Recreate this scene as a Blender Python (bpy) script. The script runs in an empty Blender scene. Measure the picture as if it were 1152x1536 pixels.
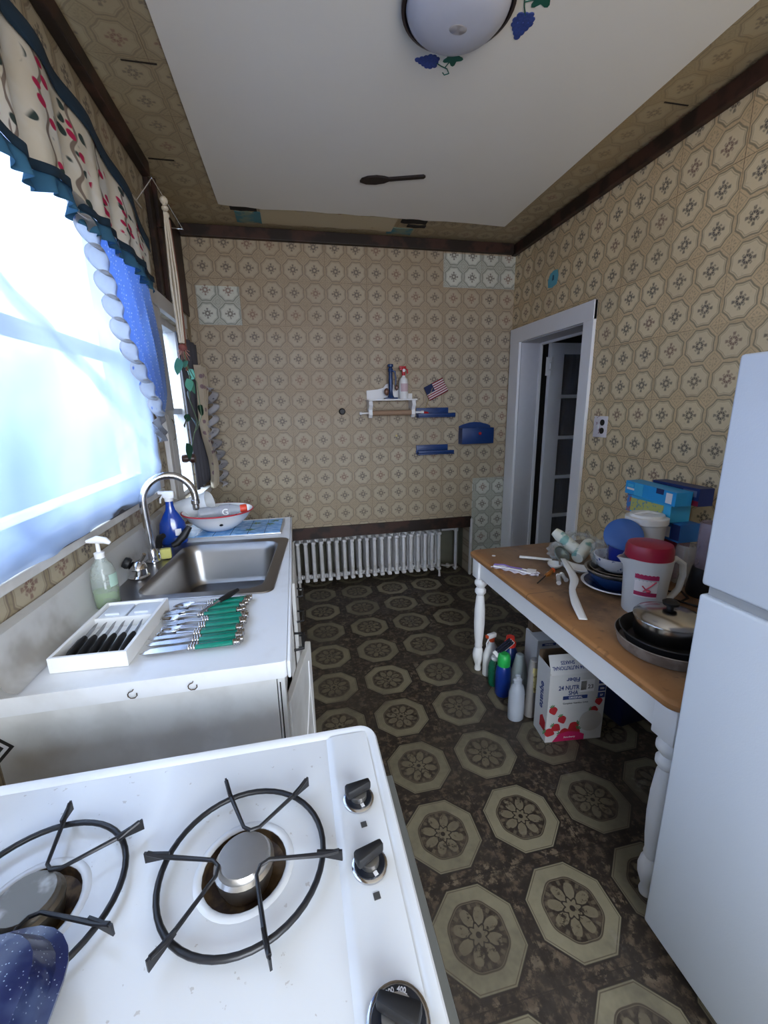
import bpy, bmesh, math, random
from mathutils import Vector, Matrix
random.seed(7)
PI = math.pi
sc = bpy.context.scene
C = sc.collection
# ------------------------------------------------------------------ camera
cam = bpy.data.cameras.new('camera'); camo = bpy.data.objects.new('camera', cam); C.objects.link(camo)
yaw, pitch, roll, fpx = .2028, .2393, -.0202, 628.69
CAMZ = 1.4816
cy, sy, cp, sp, cr, sr = math.cos(yaw), math.sin(yaw), math.cos(pitch), math.sin(pitch), math.cos(roll), math.sin(roll)
A = Matrix(((cy, -sy, 0), (sy, cy, 0), (0, 0, 1)))
B = Matrix(((1, 0, 0), (0, -sp, -cp), (0, cp, -sp)))
D = Matrix(((cr, -sr, 0), (sr, cr, 0), (0, 0, 1)))
M = D @ B @ A
camo.matrix_world = Matrix.Translation((0, 0, CAMZ)) @ Matrix((M[0], -M[1], -M[2])).transposed().to_4x4()
cam.sensor_fit = 'HORIZONTAL'; cam.sensor_width = 36; cam.lens = fpx / 1152 * 36; cam.clip_start = .02
sc.camera = camo
# ------------------------------------------------------------------ world and light
w = bpy.data.worlds.new('sky'); sc.world = w; w.use_nodes = True
nt = w.node_tree; nt.nodes.clear()
wo = nt.nodes.new('ShaderNodeOutputWorld'); bg = nt.nodes.new('ShaderNodeBackground')
tc = nt.nodes.new('ShaderNodeTexCoord'); sx = nt.nodes.new('ShaderNodeSeparateXYZ'); rp = nt.nodes.new('ShaderNodeValToRGB')
ad = nt.nodes.new('ShaderNodeMath'); ad.operation = 'MULTIPLY_ADD'; ad.inputs[1].default_value = .5; ad.inputs[2].default_value = .5
nt.links.new(tc.outputs['Generated'], sx.inputs[0]); nt.links.new(sx.outputs['Z'], ad.inputs[0]); nt.links.new(ad.outputs[0], rp.inputs[0])
e = rp.color_ramp.elements
e[0].position = .36; e[0].color = (.06, .10, .18, 1)
e[1].position = .60; e[1].color = (.72, .85, 1.0, 1)
q = e.new(.475); q.color = (.16, .26, .50, 1)
q = e.new(.515); q.color = (.42, .58, .92, 1)
mr = nt.nodes.new('ShaderNodeMapRange'); mr.interpolation_type = 'SMOOTHSTEP'
nt.links.new(sx.outputs['Z'], mr.inputs[0]); mr.inputs[1].default_value = -.35; mr.inputs[2].default_value = .35; mr.inputs[3].default_value = 3.0; mr.inputs[4].default_value = 11.5
nt.links.new(mr.outputs[0], bg.inputs[1]); nt.links.new(rp.outputs[0], bg.inputs[0])
nt.links.new(bg.outputs[0], wo.inputs[0])
sc.view_settings.view_transform = 'Standard'; sc.view_settings.look = 'None'
sc.view_settings.exposure = 0.25; sc.view_settings.gamma = 1.0; sc.view_settings.use_curve_mapping = False
try:
    sc.cycles.max_bounces = 12; sc.cycles.diffuse_bounces = 6; sc.cycles.transmission_bounces = 8; sc.cycles.transparent_max_bounces = 12
    sc.cycles.sample_clamp_indirect = 6.0; sc.cycles.caustics_reflective = False; sc.cycles.caustics_refractive = False
except Exception: pass
def portal(loc, rot, sx_, sy_):
    l = bpy.data.lights.new('sky_portal', 'AREA'); l.shape = 'RECTANGLE'; l.size = sx_; l.size_y = sy_
    l.cycles.is_portal = True
    o = bpy.data.objects.new('sky_portal', l); C.objects.link(o); o.location = loc; o.rotation_euler = rot
portal((-.80, 1.10, 1.78), (0, -PI/2, 0), 1.26, 2.3)
dl = bpy.data.lights.new('rear_fill', 'AREA'); dl.shape = 'RECTANGLE'; dl.size = 2.0; dl.size_y = 1.6; dl.energy = 74; dl.color = (1.0, .93, .85)  # added fill light behind the camera, lifts walls and ceiling
dlo = bpy.data.objects.new('rear_fill', dl); C.objects.link(dlo); dlo.location = (.6, -2.2, 1.30); dlo.rotation_euler = (PI/2 + .40, 0, 0)
portal((-.80, 2.83, 1.49), (0, -PI/2, 0), 1.1, .5)

# ------------------------------------------------------------------ node helper
class E:
    def __init__(s, t, sock): s.t, s.s = t, sock
    def _m(s, op, *a):
        n = s.t.nodes.new('ShaderNodeMath'); n.operation = op
        for i, v in enumerate((s,) + a):
            if isinstance(v, E): s.t.links.new(v.s, n.inputs[i])
            else: n.inputs[i].default_value = v
        return E(s.t, n.outputs[0])
    def __add__(s, o): return s._m('ADD', o)
    __radd__ = __add__
    def __sub__(s, o): return s._m('SUBTRACT', o)
    def __rsub__(s, o): return (s * -1) + o
    def __mul__(s, o): return s._m('MULTIPLY', o)
    __rmul__ = __mul__
    def __truediv__(s, o): return s._m('DIVIDE', o)
    def abs(s): return s._m('ABSOLUTE')
    def fr(s): return s._m('FRACT')
    def fl(s): return s._m('FLOOR')
    def cos(s): return s._m('COSINE')
    def sin(s): return s._m('SINE')
    def sqrt(s): return s._m('SQRT')
    def max(s, o): return s._m('MAXIMUM', o)
    def min(s, o): return s._m('MINIMUM', o)
    def at2(s, o): return s._m('ARCTAN2', o)
    def gt(s, o): return s._m('GREATER_THAN', o)
    def lt(s, o): return s._m('LESS_THAN', o)
    def ss(s, a, b):            # smoothstep a..b
        n = s.t.nodes.new('ShaderNodeMapRange'); n.interpolation_type = 'SMOOTHSTEP'
        s.t.links.new(s.s, n.inputs[0]); n.inputs[1].default_value = a; n.inputs[2].default_value = b
        return E(s.t, n.outputs[0])
    def band(s, c, h, f=.5):    # 1 within h of c
        return 1 - (s - c).abs().ss(h * (1 - f), h * (1 + f))
def mix(t, f, a, b):
    n = t.nodes.new('ShaderNodeMix'); n.data_type = 'RGBA'
    for v, i in ((f, 0), (a, 6), (b, 7)):
        if isinstance(v, E): t.links.new(v.s, n.inputs[i])
        elif i == 0: n.inputs[0].default_value = v
        else: n.inputs[i].default_value = (*v, 1)
    return E(t, n.outputs[2])
def noise(t, vec, scale, detail=3, rough=.55):
    n = t.nodes.new('ShaderNodeTexNoise'); n.inputs['Scale'].default_value = scale; n.inputs['Detail'].default_value = detail
    n.inputs['Roughness'].default_value = rough
    if vec is not None: t.links.new(vec, n.inputs['Vector'])
    return E(t, n.outputs['Fac'])
def voro(t, vec, scale, out='Distance', rnd=1.0):
    n = t.nodes.new('ShaderNodeTexVoronoi'); n.inputs['Scale'].default_value = scale; n.inputs['Randomness'].default_value = rnd
    if vec is not None: t.links.new(vec, n.inputs['Vector'])
    return E(t, n.outputs[out])
def white(t, a, b):
    c = t.nodes.new('ShaderNodeCombineXYZ'); t.links.new(a.s, c.inputs[0]); t.links.new(b.s, c.inputs[1])
    n = t.nodes.new('ShaderNodeTexWhiteNoise'); n.noise_dimensions = '2D'; t.links.new(c.outputs[0], n.inputs['Vector'])
    return E(t, n.outputs['Value'])
def newmat(name):
    m = bpy.data.materials.new(name); m.use_nodes = True
    t = m.node_tree; return m, t, t.nodes['Principled BSDF']
def coords(t, kind='Object'):
    n = t.nodes.new('ShaderNodeTexCoord'); return n.outputs[kind]
def sep(t, v):
    n = t.nodes.new('ShaderNodeSeparateXYZ'); t.links.new(v, n.inputs[0]); return [E(t, n.outputs[i]) for i in range(3)]
def bump(t, b, h, strength=.3, dist=.002):
    n = t.nodes.new('ShaderNodeBump'); n.inputs['Strength'].default_value = strength; n.inputs['Distance'].default_value = dist
    t.links.new(h.s, n.inputs['Height']); t.links.new(n.outputs[0], b.inputs['Normal'])
def pm(name, col, rough=.5, metal=0., var=.06, scale=25, bmp=0, trans=0, alpha=1., ior=1.45, col2=None, lo=.45, hi=.6, coat=0, sheen=0, bscale=None):
    m, t, b = newmat(name); v = coords(t)
    n = noise(t, v, scale, 4)
    if col2 is None:
        a = tuple(c * (1 - var) for c in col); d = tuple(min(1, c * (1 + var)) for c in col); f = n
    else: a, d, f = col, col2, n.ss(lo, hi)
    t.links.new(mix(t, f, a, d).s, b.inputs['Base Color'])
    b.inputs['Roughness'].default_value = rough; b.inputs['Metallic'].default_value = metal
    b.inputs['IOR'].default_value = ior; b.inputs['Transmission Weight'].default_value = trans; b.inputs['Alpha'].default_value = alpha
    b.inputs['Coat Weight'].default_value = coat; b.inputs['Sheen Weight'].default_value = sheen
    if bmp: bump(t, b, noise(t, v, bscale or scale * 3, 4), bmp)
    return m
def clearm(name, col, mixf=.5, rough=.15):
    """thin see-through plastic: part transparent, part glossy / diffuse film"""
    m, t, b = newmat(name)
    b.inputs['Base Color'].default_value = (*col, 1); b.inputs['Roughness'].default_value = rough
    n = noise(t, coords(t), 18, 3)
    tr = t.nodes.new('ShaderNodeBsdfTransparent'); tr.inputs[0].default_value = tuple(.6 + .4 * c for c in col) + (1,)
    mx = t.nodes.new('ShaderNodeMixShader'); t.links.new((n * .3 + (mixf - .15)).s, mx.inputs[0])
    t.links.new(tr.outputs[0], mx.inputs[1]); t.links.new(b.outputs[0], mx.inputs[2])
    t.links.new(mx.outputs[0], t.nodes['Material Output'].inputs[0])
    return m

def octpat(t, u, v, u0, v0, pu, pv):
    U = (u - u0) / pu + .5; V = (v - v0) / pv + .5
    fu = U.fr() - .5; fv = V.fr() - .5
    au, av = fu.abs(), fv.abs()
    oc = au.max(av).max((au + av) * .7071)
    r = (fu * fu + fv * fv).sqrt(); th = fv.at2(fu)
    return U, V, fu, fv, oc, r, th
def wallpaper(name, ax, u0, v0, pu=.1524, pv=.1514, su=0, sv=0, cream=(.42, .350, .245), base=(.395, .315, .21), ink=(.08, .065, .06), line=(.215, .17, .12), seams=True, stain=(.30, .19, .09), stains=.55):
    m, t, b = newmat(name); co = coords(t); xyz = sep(t, co)
    u, v = xyz[ax[0]], xyz[ax[1]]
    U, V, fu, fv, oc, r, th = octpat(t, u, v, u0, v0, pu, pv)
    fine = noise(t, co, 140, 3)
    cell = white(t, U.fl(), V.fl())
    rip = (th * 8).cos()
    o2 = oc + rip * .008
    col = mix(t, fine.ss(.35, .65), tuple(c * .88 for c in base), base)
    # corner ornaments
    cu = .5 - fu.abs(); cv = .5 - fv.abs(); cd = cu + cv; cr_ = (cu * cu + cv * cv).sqrt()
    col = mix(t, cd.band(.25, .012) * .6, col, line)
    orn = (cr_.band(.10, .03) * ((cv.at2(cu) * 8).cos() * .5 + .5)) * .55
    col = mix(t, orn, col, line)
    # octagon
    col = mix(t, 1 - o2.ss(.435, .45), col, tuple(a * .35 + c * .65 for a, c in zip(base, cream)))
    col = mix(t, o2.band(.44, .022), col, line)
    col = mix(t, 1 - o2.ss(.375, .39), col, cream)
    col = mix(t, o2.band(.385, .012) * .5, col, line)
    # flower: ring of petals, four tips, light heart
    pet = (r + rip * .018).band(.112, .026)
    gap = ((th * 8 + .4).cos() * .5 + .5).ss(.12, .5)
    inkc = mix(t, cell.gt(.8) * .5, ink, (.30, .13, .09))
    inkf = noise(t, co, 90, 2).ss(.22, .45)
    ring8 = (r + rip * .012).band(.084, .034, .35)
    col = mix(t, ring8 * (gap * .35 + .65) * .9 * inkf, col, inkc)
    col = mix(t, pet * gap * .7 * inkf, col, inkc)
    tip = ((th * 4).cos() * .5 + .5).ss(.72, .95)
    leaf = r.band(.185, .045) * tip
    col = mix(t, leaf * .8 * inkf, col, inkc)
    dia = ((th * 4 + PI).cos() * .5 + .5).ss(.7, .95) * r.band(.16, .022)
    col = mix(t, dia * .6, col, inkc)
    if seams:
        s1 = (((u - su) / (2 * pu)).fr() - .5).abs(); s2 = (((v - sv) / (2 * pv)).fr() - .5).abs()
        big = noise(t, co, 2.2, 2)
        s = s1.ss(.4925, .4975).max(s2.ss(.4925, .4975))
        col = mix(t, s * big.ss(.38, .62) * .75 + s * .12, col, (.13, .085, .045))
        tile = white(t, ((u - su) / (2 * pu)).fl() + 31, ((v - sv) / (2 * pv)).fl() + 17)
        col = mix(t, (tile - .5) * .22 + .1, col, (.25, .19, .12))
    st = noise(t, co, 1.3, 5, .65).ss(.48, .75) * stains * .5
    col = mix(t, st, col, stain)
    col = mix(t, noise(t, co, 45, 4).ss(.55, .8) * .22, col, ink)
    t.links.new(col.s, b.inputs['Base Color']); b.inputs['Roughness'].default_value = .55
    bump(t, b, fine, .15, .001)
    return m
def floor_mat():
    m, t, b = newmat('vinyl_floor'); co = coords(t); x, y, z = sep(t, co)
    U, V, fu, fv, oc, r, th = octpat(t, x, y, .118, 3.257, .3048, .3048)
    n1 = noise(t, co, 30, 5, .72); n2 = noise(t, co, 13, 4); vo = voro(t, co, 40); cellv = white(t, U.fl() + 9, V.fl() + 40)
    dark = (.018, .013, .010); mid = (.085, .060, .040); cream = (.215, .19, .125)
    col = mix(t, n1.ss(.44, .60) * vo.ss(.15, .6), dark, mid)
    col = mix(t, n2.ss(.50, .62) * n1.ss(.5, .58) * .6, col, (.17, .135, .09))
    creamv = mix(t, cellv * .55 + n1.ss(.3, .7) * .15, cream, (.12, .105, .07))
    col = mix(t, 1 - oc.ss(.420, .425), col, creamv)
    col = mix(t, oc.band(.424, .010), col, dark)
    col = mix(t, oc.band(.398, .0045), col, (.10, .08, .05))
    rn = r + (th * 8).cos() * .006
    disc = 1 - rn.ss(.268, .276)
    inner = mix(t, n1.ss(.42, .6) * .55, (.022, .015, .011), (.10, .075, .05))
    col = mix(t, disc, col, inner)
    col = mix(t, rn.band(.282, .007), col, (.06, .045, .03))
    pet = (r + (th * 8).cos() * .045 + (th * 16).cos() * .012)
    gold = (.15, .125, .08)
    col = mix(t, (1 - pet.ss(.195, .21)) * n1.ss(.36, .46) * .9, col, gold)
    col = mix(t, (r + (th * 8 + PI).cos() * .016).band(.085, .010), col, dark)
    col = mix(t, ((th * 8).cos() * .5 + .5).ss(.9, .99) * r.band(.14, .04), col, dark)
    col = mix(t, 1 - r.ss(.022, .032), col, dark)
    col = mix(t, ((th * 16).cos() * .5 + .5).ss(.5, .9) * r.band(.235, .022) * .5, col, gold)
    s = ((U.fr() - .5).abs()).ss(.4935, .498).max(((V.fr() - .5).abs()).ss(.4935, .498))
    col = mix(t, s * .75, col, (.012, .009, .007))
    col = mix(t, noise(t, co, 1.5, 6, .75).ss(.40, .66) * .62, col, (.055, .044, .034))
    dust = noise(t, co, 4.5, 6, .75).ss(.60, .74) * x.ss(.5, 1.1) * (1 - (y - 1.15).abs().ss(.35, .75))
    col = mix(t, dust * .5, col, (.30, .28, .26))
    t.links.new(col.s, b.inputs['Base Color'])
    t.links.new((noise(t, co, 9, 4) * .3 + .36).s, b.inputs['Roughness'])
    b.inputs['Specular IOR Level'].default_value = .45
    bump(t, b, n1, .12, .001)
    return m

# ------------------------------------------------------------------ mesh helpers
class MB:
    def __init__(s): s.bm = bmesh.new()
    def _xf(s, vs, loc=(0, 0, 0), rot=(0, 0, 0)):
        mt = Matrix.Translation(loc) @ (Matrix.Rotation(rot[2], 4, 'Z') @ Matrix.Rotation(rot[1], 4, 'Y') @ Matrix.Rotation(rot[0], 4, 'X'))
        bmesh.ops.transform(s.bm, matrix=mt, verts=vs)
    def box(s, lo, hi, bev=0, seg=2, rot=None, piv=None):
        c = [(a + b) / 2 for a, b in zip(lo, hi)]; d = [abs(b - a) for a, b in zip(lo, hi)]
        r = bmesh.ops.create_cube(s.bm, size=1); vs = r['verts']
        bmesh.ops.scale(s.bm, vec=d, verts=vs)
        if bev:
            es = list({e for v in vs for e in v.link_edges})
            rr = bmesh.ops.bevel(s.bm, geom=es, offset=min(bev, min(d) * .49), segments=seg, affect='EDGES', profile=.5)
            vs = [v for v in rr['verts']]
            seen = set(vs); st = list(vs)
            while st:
                v = st.pop()
                for e in v.link_edges:
                    o = e.other_vert(v)
                    if o not in seen: seen.add(o); st.append(o)
            vs = list(seen)
        s._xf(vs, c, rot or (0, 0, 0)); return s
    def lathe(s, prof, seg=32, loc=(0, 0, 0), rot=(0, 0, 0), sxy=(1, 1), ripple=None):
        """prof: [(r, z)...]; open profile, ends with r=0 are closed"""
        rings = []; vs = []
        for (r, z) in prof:
            if r < 1e-6: v = s.bm.verts.new((0, 0, z)); rings.append([v]); vs.append(v)
            else:
                ring = []
                for k in range(seg):
                    a = 2 * PI * k / seg; rr = r * (1 + (ripple(a, z) if ripple else 0))
                    ring.append(s.bm.verts.new((rr * math.cos(a) * sxy[0], rr * math.sin(a) * sxy[1], z)))
                rings.append(ring); vs += ring
        for a, b in zip(rings, rings[1:]):
            n = max(len(a), len(b))
            for k in range(seg):
                if len(a) == 1 and len(b) == 1: continue
                if len(a) == 1: s.bm.faces.new((a[0], b[k], b[(k + 1) % seg]))
                elif len(b) == 1: s.bm.faces.new((a[k], a[(k + 1) % seg], b[0]))
                else: s.bm.faces.new((a[k], a[(k + 1) % seg], b[(k + 1) % seg], b[k]))
        s._xf(vs, loc, rot); return s
    def tube(s, pts, r, seg=10, cap=True, flat=1.0, up=None):
        """r: number or list"""
        pts = [Vector(p) for p in pts]; n = len(pts); rs = r if isinstance(r, (list, tuple)) else [r] * n
        prev = None; rings = []
        for i, p in enumerate(pts):
            t = (pts[min(i + 1, n - 1)] - pts[max(i - 1, 0)]).normalized()
            if prev is None:
                a = Vector(up) if up else (Vector((0, 0, 1)) if abs(t.z) < .9 else Vector((1, 0, 0)))
            else: a = prev
            x = (a - t * a.dot(t)).normalized(); prev = x; y = t.cross(x)
            rings.append([s.bm.verts.new(p + (x * math.cos(2 * PI * k / seg) * flat + y * math.sin(2 * PI * k / seg)) * rs[i]) for k in range(seg)])
        for a, b in zip(rings, rings[1:]):
            for k in range(seg): s.bm.faces.new((a[k], a[(k + 1) % seg], b[(k + 1) % seg], b[k]))
        if cap: s.bm.faces.new(rings[0][::-1]); s.bm.faces.new(rings[-1])
        return s
    def loft(s, loops, cap0=False, cap1=True):
        rings = [[s.bm.verts.new(p) for p in l] for l in loops]; n = len(rings[0])
        for a, b in zip(rings, rings[1:]):
            for k in range(n): s.bm.faces.new((a[k], a[(k + 1) % n], b[(k + 1) % n], b[k]))
        if cap0: s.bm.faces.new(rings[0][::-1])
        if cap1: s.bm.faces.new(rings[-1])
        return s
    def prism(s, pts, h, loc=(0, 0, 0), rot=(0, 0, 0), bev=0):
        """pts 2D outline in xy, extruded 0..h in z"""
        a = [s.bm.verts.new((x, y, 0)) for x, y in pts]; b = [s.bm.verts.new((x, y, h)) for x, y in pts]; n = len(a)
        fs = [s.bm.faces.new(a[::-1]), s.bm.faces.new(b)]
        for k in range(n): fs.append(s.bm.faces.new((a[k], a[(k + 1) % n], b[(k + 1) % n], b[k])))
        s._xf(a + b, loc, rot); return s
    def plate(s, outer, holes, z0, z1):
        """flat plate with holes in xy, triangulated"""
        loops = [outer] + holes; top = []; 
        for l in loops: top.append([s.bm.verts.new((x, y, z1)) for x, y in l])
        es = []
        for l in top:
            for k in range(len(l)): es.append(s.bm.edges.new((l[k], l[(k + 1) % len(l)])))
        r = bmesh.ops.triangle_fill(s.bm, use_beauty=True, edges=es, normal=(0, 0, 1))
        f1 = [g for g in r['geom'] if isinstance(g, bmesh.types.BMFace)]
        mp = {v: s.bm.verts.new((v.co.x, v.co.y, z0)) for l in top for v in l}
        for f in f1: s.bm.faces.new([mp[v] for v in reversed(f.verts)])
        for l in top:
            for k in range(len(l)):
                a, b = l[k], l[(k + 1) % len(l)]; s.bm.faces.new((a, b, mp[b], mp[a]))
        return s
    def grid(s, fn, nu, nv, uv=True):
        L = s.bm.loops.layers.uv.verify() if uv else None
        g = [[s.bm.verts.new(fn(i / nu, j / nv)) for j in range(nv + 1)] for i in range(nu + 1)]
        for i in range(nu):
            for j in range(nv):
                f = s.bm.faces.new((g[i][j], g[i + 1][j], g[i + 1][j + 1], g[i][j + 1]))
                if uv:
                    for lp, (a, b) in zip(f.loops, ((i, j), (i + 1, j), (i + 1, j + 1), (i, j + 1))): lp[L].uv = (a / nu, b / nv)
        return s
    def ball(s, c, r, scale=(1, 1, 1), seg=16):
        rr = bmesh.ops.create_uvsphere(s.bm, u_segments=seg, v_segments=seg // 2, radius=r)
        bmesh.ops.scale(s.bm, vec=scale, verts=rr['verts']); s._xf(rr['verts'], c); return s
    def build(s, name, mat, parent=None, loc=(0, 0, 0), rot=(0, 0, 0), smooth=True, solid=0, sub=0, kind=None, label=None):
        bmesh.ops.recalc_face_normals(s.bm, faces=s.bm.faces)
        me = bpy.data.meshes.new(name); s.bm.to_mesh(me); s.bm.free()
        return link(name, me, mat, parent, loc, rot, smooth, solid, sub, kind, label)
def link(name, me, mat, parent=None, loc=(0, 0, 0), rot=(0, 0, 0), smooth=True, solid=0, sub=0, kind=None, label=None):
    me.materials.clear(); me.materials.append(mat)
    if smooth:
        me.polygons.foreach_set('use_smooth', [True] * len(me.polygons))
        try: me.set_sharp_from_angle(angle=math.radians(38))
        except Exception: pass
    o = bpy.data.objects.new(name, me); C.objects.link(o); o.location = loc; o.rotation_euler = rot
    if parent: o.parent = parent
    if solid: d = o.modifiers.new('thick', 'SOLIDIFY'); d.thickness = solid; d.offset = 0
    if sub: d = o.modifiers.new('sub', 'SUBSURF'); d.levels = sub; d.render_levels = sub
    if kind: o['kind'] = kind
    if label: o['label'] = label
    return o
def text(name, s, size, mat, parent, loc, rot=(PI/2, 0, 0), ext=.0004, align='CENTER', sxy=(1, 1)):
    cu = bpy.data.curves.new(name, 'FONT'); cu.body = s; cu.size = size; cu.extrude = ext; cu.offset = size * .018; cu.align_x = align; cu.align_y = 'CENTER'; cu.resolution_u = 3
    tmp = bpy.data.objects.new('t', cu); C.objects.link(tmp); bpy.context.view_layer.update()
    me = bpy.data.meshes.new_from_object(tmp); bpy.data.objects.remove(tmp); bpy.data.curves.remove(cu)
    for v in me.vertices: v.co.x *= sxy[0]; v.co.y *= sxy[1]
    return link(name, me, mat, parent, loc, rot, smooth=False)
def thing(name, label, cat, loc=(0, 0, 0), rot=(0, 0, 0), group=None):
    o = bpy.data.objects.new(name, None); C.objects.link(o); o.empty_display_size = .02
    o.location = loc; o.rotation_euler = rot if isinstance(rot, (tuple, list)) else (0, 0, rot)
    return tag(o, label, cat, group)
def tag(o, label, cat, group=None):
    o['label'] = label; o['category'] = cat
    if group: o['group'] = group
    return o
def dup(root, loc, rot, label, group=None):
    r = root.copy(); C.objects.link(r); r.location = loc; r.rotation_euler = rot if isinstance(rot, (tuple, list)) else (0, 0, rot); r['label'] = label
    if group: r['group'] = group
    for ch in list(root.children):
        c = ch.copy(); C.objects.link(c); c.parent = r
        for g in ch.children:
            d = g.copy(); C.objects.link(d); d.parent = c
    return r
def S(name, mb, mat, parent=None, **k): return mb.build(name, mat, parent, kind=None if parent else 'structure', **k)
def rrect(x0, y0, x1, y1, r, n=6, z=None, c=None, a=0):
    pts = []
    for (cx, cy_, a0) in ((x1 - r, y1 - r, 0), (x0 + r, y1 - r, PI/2), (x0 + r, y0 + r, PI), (x1 - r, y0 + r, 1.5 * PI)):
        for k in range(n + 1):
            t = a0 + PI/2 * k / n; pts.append((cx + r * math.cos(t), cy_ + r * math.sin(t)))
    if c:
        ca, sa = math.cos(a), math.sin(a); pts = [(c[0] + x * ca - y * sa, c[1] + x * sa + y * ca) for x, y in pts]
    return [(x, y, z) for x, y in pts] if z is not None else pts
def circ(cx, cy_, r, n=28): return [(cx + r * math.cos(2 * PI * k / n), cy_ + r * math.sin(2 * PI * k / n)) for k in range(n)]
def lerp(a, b, t): return a + (b - a) * t
def pw(pts, t):
    for (a, x), (b, y) in zip(pts, pts[1:]):
        if t <= b: return lerp(x, y, (t - a) / (b - a) if b > a else 0)
    return pts[-1][1]

# ------------------------------------------------------------------ shared materials
WHITE = pm('white_paint', (.76, .76, .76), .45, var=.05, scale=6, bmp=.1)
WHITE_OLD = pm('old_white_paint', (.56, .55, .53), .6, col2=(.64, .635, .62), scale=9, lo=.35, hi=.6, bmp=.3)
ENAMEL = pm('white_enamel', (.68, .69, .70), .2, var=.03, scale=5, coat=.5)
LAMINATE = pm('white_laminate', (.70, .71, .73), .28, col2=(.62, .62, .62), scale=7, lo=.5, hi=.75)
STEEL = pm('stainless_steel', (.27, .26, .255), .30, 1, var=.12, scale=4)
CHROME = pm('chrome', (.62, .62, .64), .13, 1, var=.08, scale=8)
BLACK = pm('black_plastic', (.006, .006, .007), .5)
BLACKIRON = pm('black_enamelled_iron', (.010, .010, .012), .38, var=.3)
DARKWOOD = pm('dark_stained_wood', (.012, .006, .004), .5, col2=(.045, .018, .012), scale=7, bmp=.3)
BLUE = pm('navy_paint', (.008, .035, .14), .4, var=.2)
RED = pm('red_plastic', (.45, .01, .02), .35)
WPLAST = pm('white_plastic', (.75, .75, .74), .35, var=.03)
FROST = pm('frosted_plastic', (.80, .82, .83), .38, var=.04, alpha=.60)
PAPER = pm('white_paper', (.74, .73, .75), .7, var=.03)
PURPLE = pm('purple_print', (.16, .10, .30), .6)
CARDB = pm('brown_cardboard', (.10, .065, .04), .8)
NAVYINK = pm('navy_ink', (.015, .035, .16), .6)
GREYINK = pm('grey_ink', (.16, .16, .17), .7)
GREEN = pm('leaf_green_print', (.04, .16, .05), .6)
PINK = pm('pink_print', (.50, .015, .10), .6)
REDINK = pm('berry_red_print', (.42, .02, .03), .6)
# ================================================================== STRUCTURE
wp_back = wallpaper('wallpaper_back', (0, 2), -.5438, 2.318, su=-.315, sv=2.394)
wp_grey = wallpaper('wallpaper_grey_tile', (0, 2), -.5438, 2.318, su=-.315, sv=2.394, cream=(.58, .60, .53), base=(.46, .475, .41), line=(.20, .22, .19), stains=.15)
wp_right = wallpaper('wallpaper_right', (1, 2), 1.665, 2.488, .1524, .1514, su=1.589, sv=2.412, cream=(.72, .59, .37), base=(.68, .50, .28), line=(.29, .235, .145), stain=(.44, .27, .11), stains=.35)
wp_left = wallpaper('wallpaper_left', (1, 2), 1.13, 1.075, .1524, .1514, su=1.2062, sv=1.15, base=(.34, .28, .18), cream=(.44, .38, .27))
wp_ceil = wallpaper('wallpaper_ceiling_border', (0, 1), -.50, 1.9, .1524, .1524, su=-.424, sv=1.976, ink=(.17, .14, .10), line=(.25, .20, .125), base=(.36, .29, .175), cream=(.385, .315, .195), stain=(.42, .26, .08), stains=.7)
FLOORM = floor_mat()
PLASTER = pm('ceiling_plaster', (.74, .72, .66), .75, var=.03, scale=3, bmp=.05, bscale=180)
JAMB = pm('grey_white_jamb_paint', (.50, .50, .52), .5, var=.05)
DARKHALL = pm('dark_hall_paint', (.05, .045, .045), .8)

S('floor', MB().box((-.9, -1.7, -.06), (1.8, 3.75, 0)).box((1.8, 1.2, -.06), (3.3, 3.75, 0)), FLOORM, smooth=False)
def wallplate(ax, outer, holes, a0, a1):
    m = MB(); m.plate(outer, holes, a0, a1)
    for v in m.bm.verts:
        u, w_, d = v.co
        v.co = (d, u, w_) if ax == 'x' else (u, d, w_)
    return m
def rect(a, b, c, d): return [(a, b), (c, b), (c, d), (a, d)]
S('wall_left', wallplate('x', rect(-1.6, 0, 3.75, 2.78), [rect(.02, 1.17, 2.14, 2.33), rect(2.58, .98, 3.08, 2.02)], -.79, -.67), wp_left, smooth=False)
S('wall_right', wallplate('x', [(-1.6, 0), (2.455, 0), (2.455, 1.985), (3.235, 1.985), (3.235, 0), (3.55, 0), (3.55, 2.78), (-1.6, 2.78)], [], 1.8, 1.95), wp_right, smooth=False)
S('wall_back', wallplate('y', [(-.67, .545), (1.482, .545), (1.482, 0), (1.8, 0), (1.8, 2.78), (-.67, 2.78)], [], 3.39, 3.55), wp_back, smooth=False)
gt = MB()
gt.box((-.607, 3.3885, 2.0915), (-.315, 3.392, 2.345)).box((1.20, 3.3885, 2.394), (1.7995, 3.392, 2.63)).box((1.492, 3.3885, .0), (1.7995, 3.392, .885))
S('trim_1', gt, wp_grey, smooth=False)
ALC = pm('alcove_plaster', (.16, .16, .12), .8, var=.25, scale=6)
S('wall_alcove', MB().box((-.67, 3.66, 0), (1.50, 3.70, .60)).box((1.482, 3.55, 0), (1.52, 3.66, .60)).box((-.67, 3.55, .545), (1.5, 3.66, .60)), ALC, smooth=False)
S('trim_2', MB().box((-.67, 3.365, .452), (1.482, 3.389, .548), .003).box((-.67, 3.389, .45), (1.482, 3.66, .47)), DARKWOOD, smooth=False)
S('trim_3', MB().box((1.474, 3.36, 0), (1.494, 3.389, .53), .004), WHITE_OLD, smooth=False)
S('wall_near', wallplate('y', rect(-.67, 0, 1.8, 2.78), [rect(-.4, .7, 1.6, 2.4)], -1.72, -1.6), wp_back, smooth=False)  # opening added in this unseen wall to let the fill light in
S('ceiling', MB().box((-.79, -1.72, 2.72), (1.95, 3.55, 2.80)), wp_ceil, smooth=False)
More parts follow.
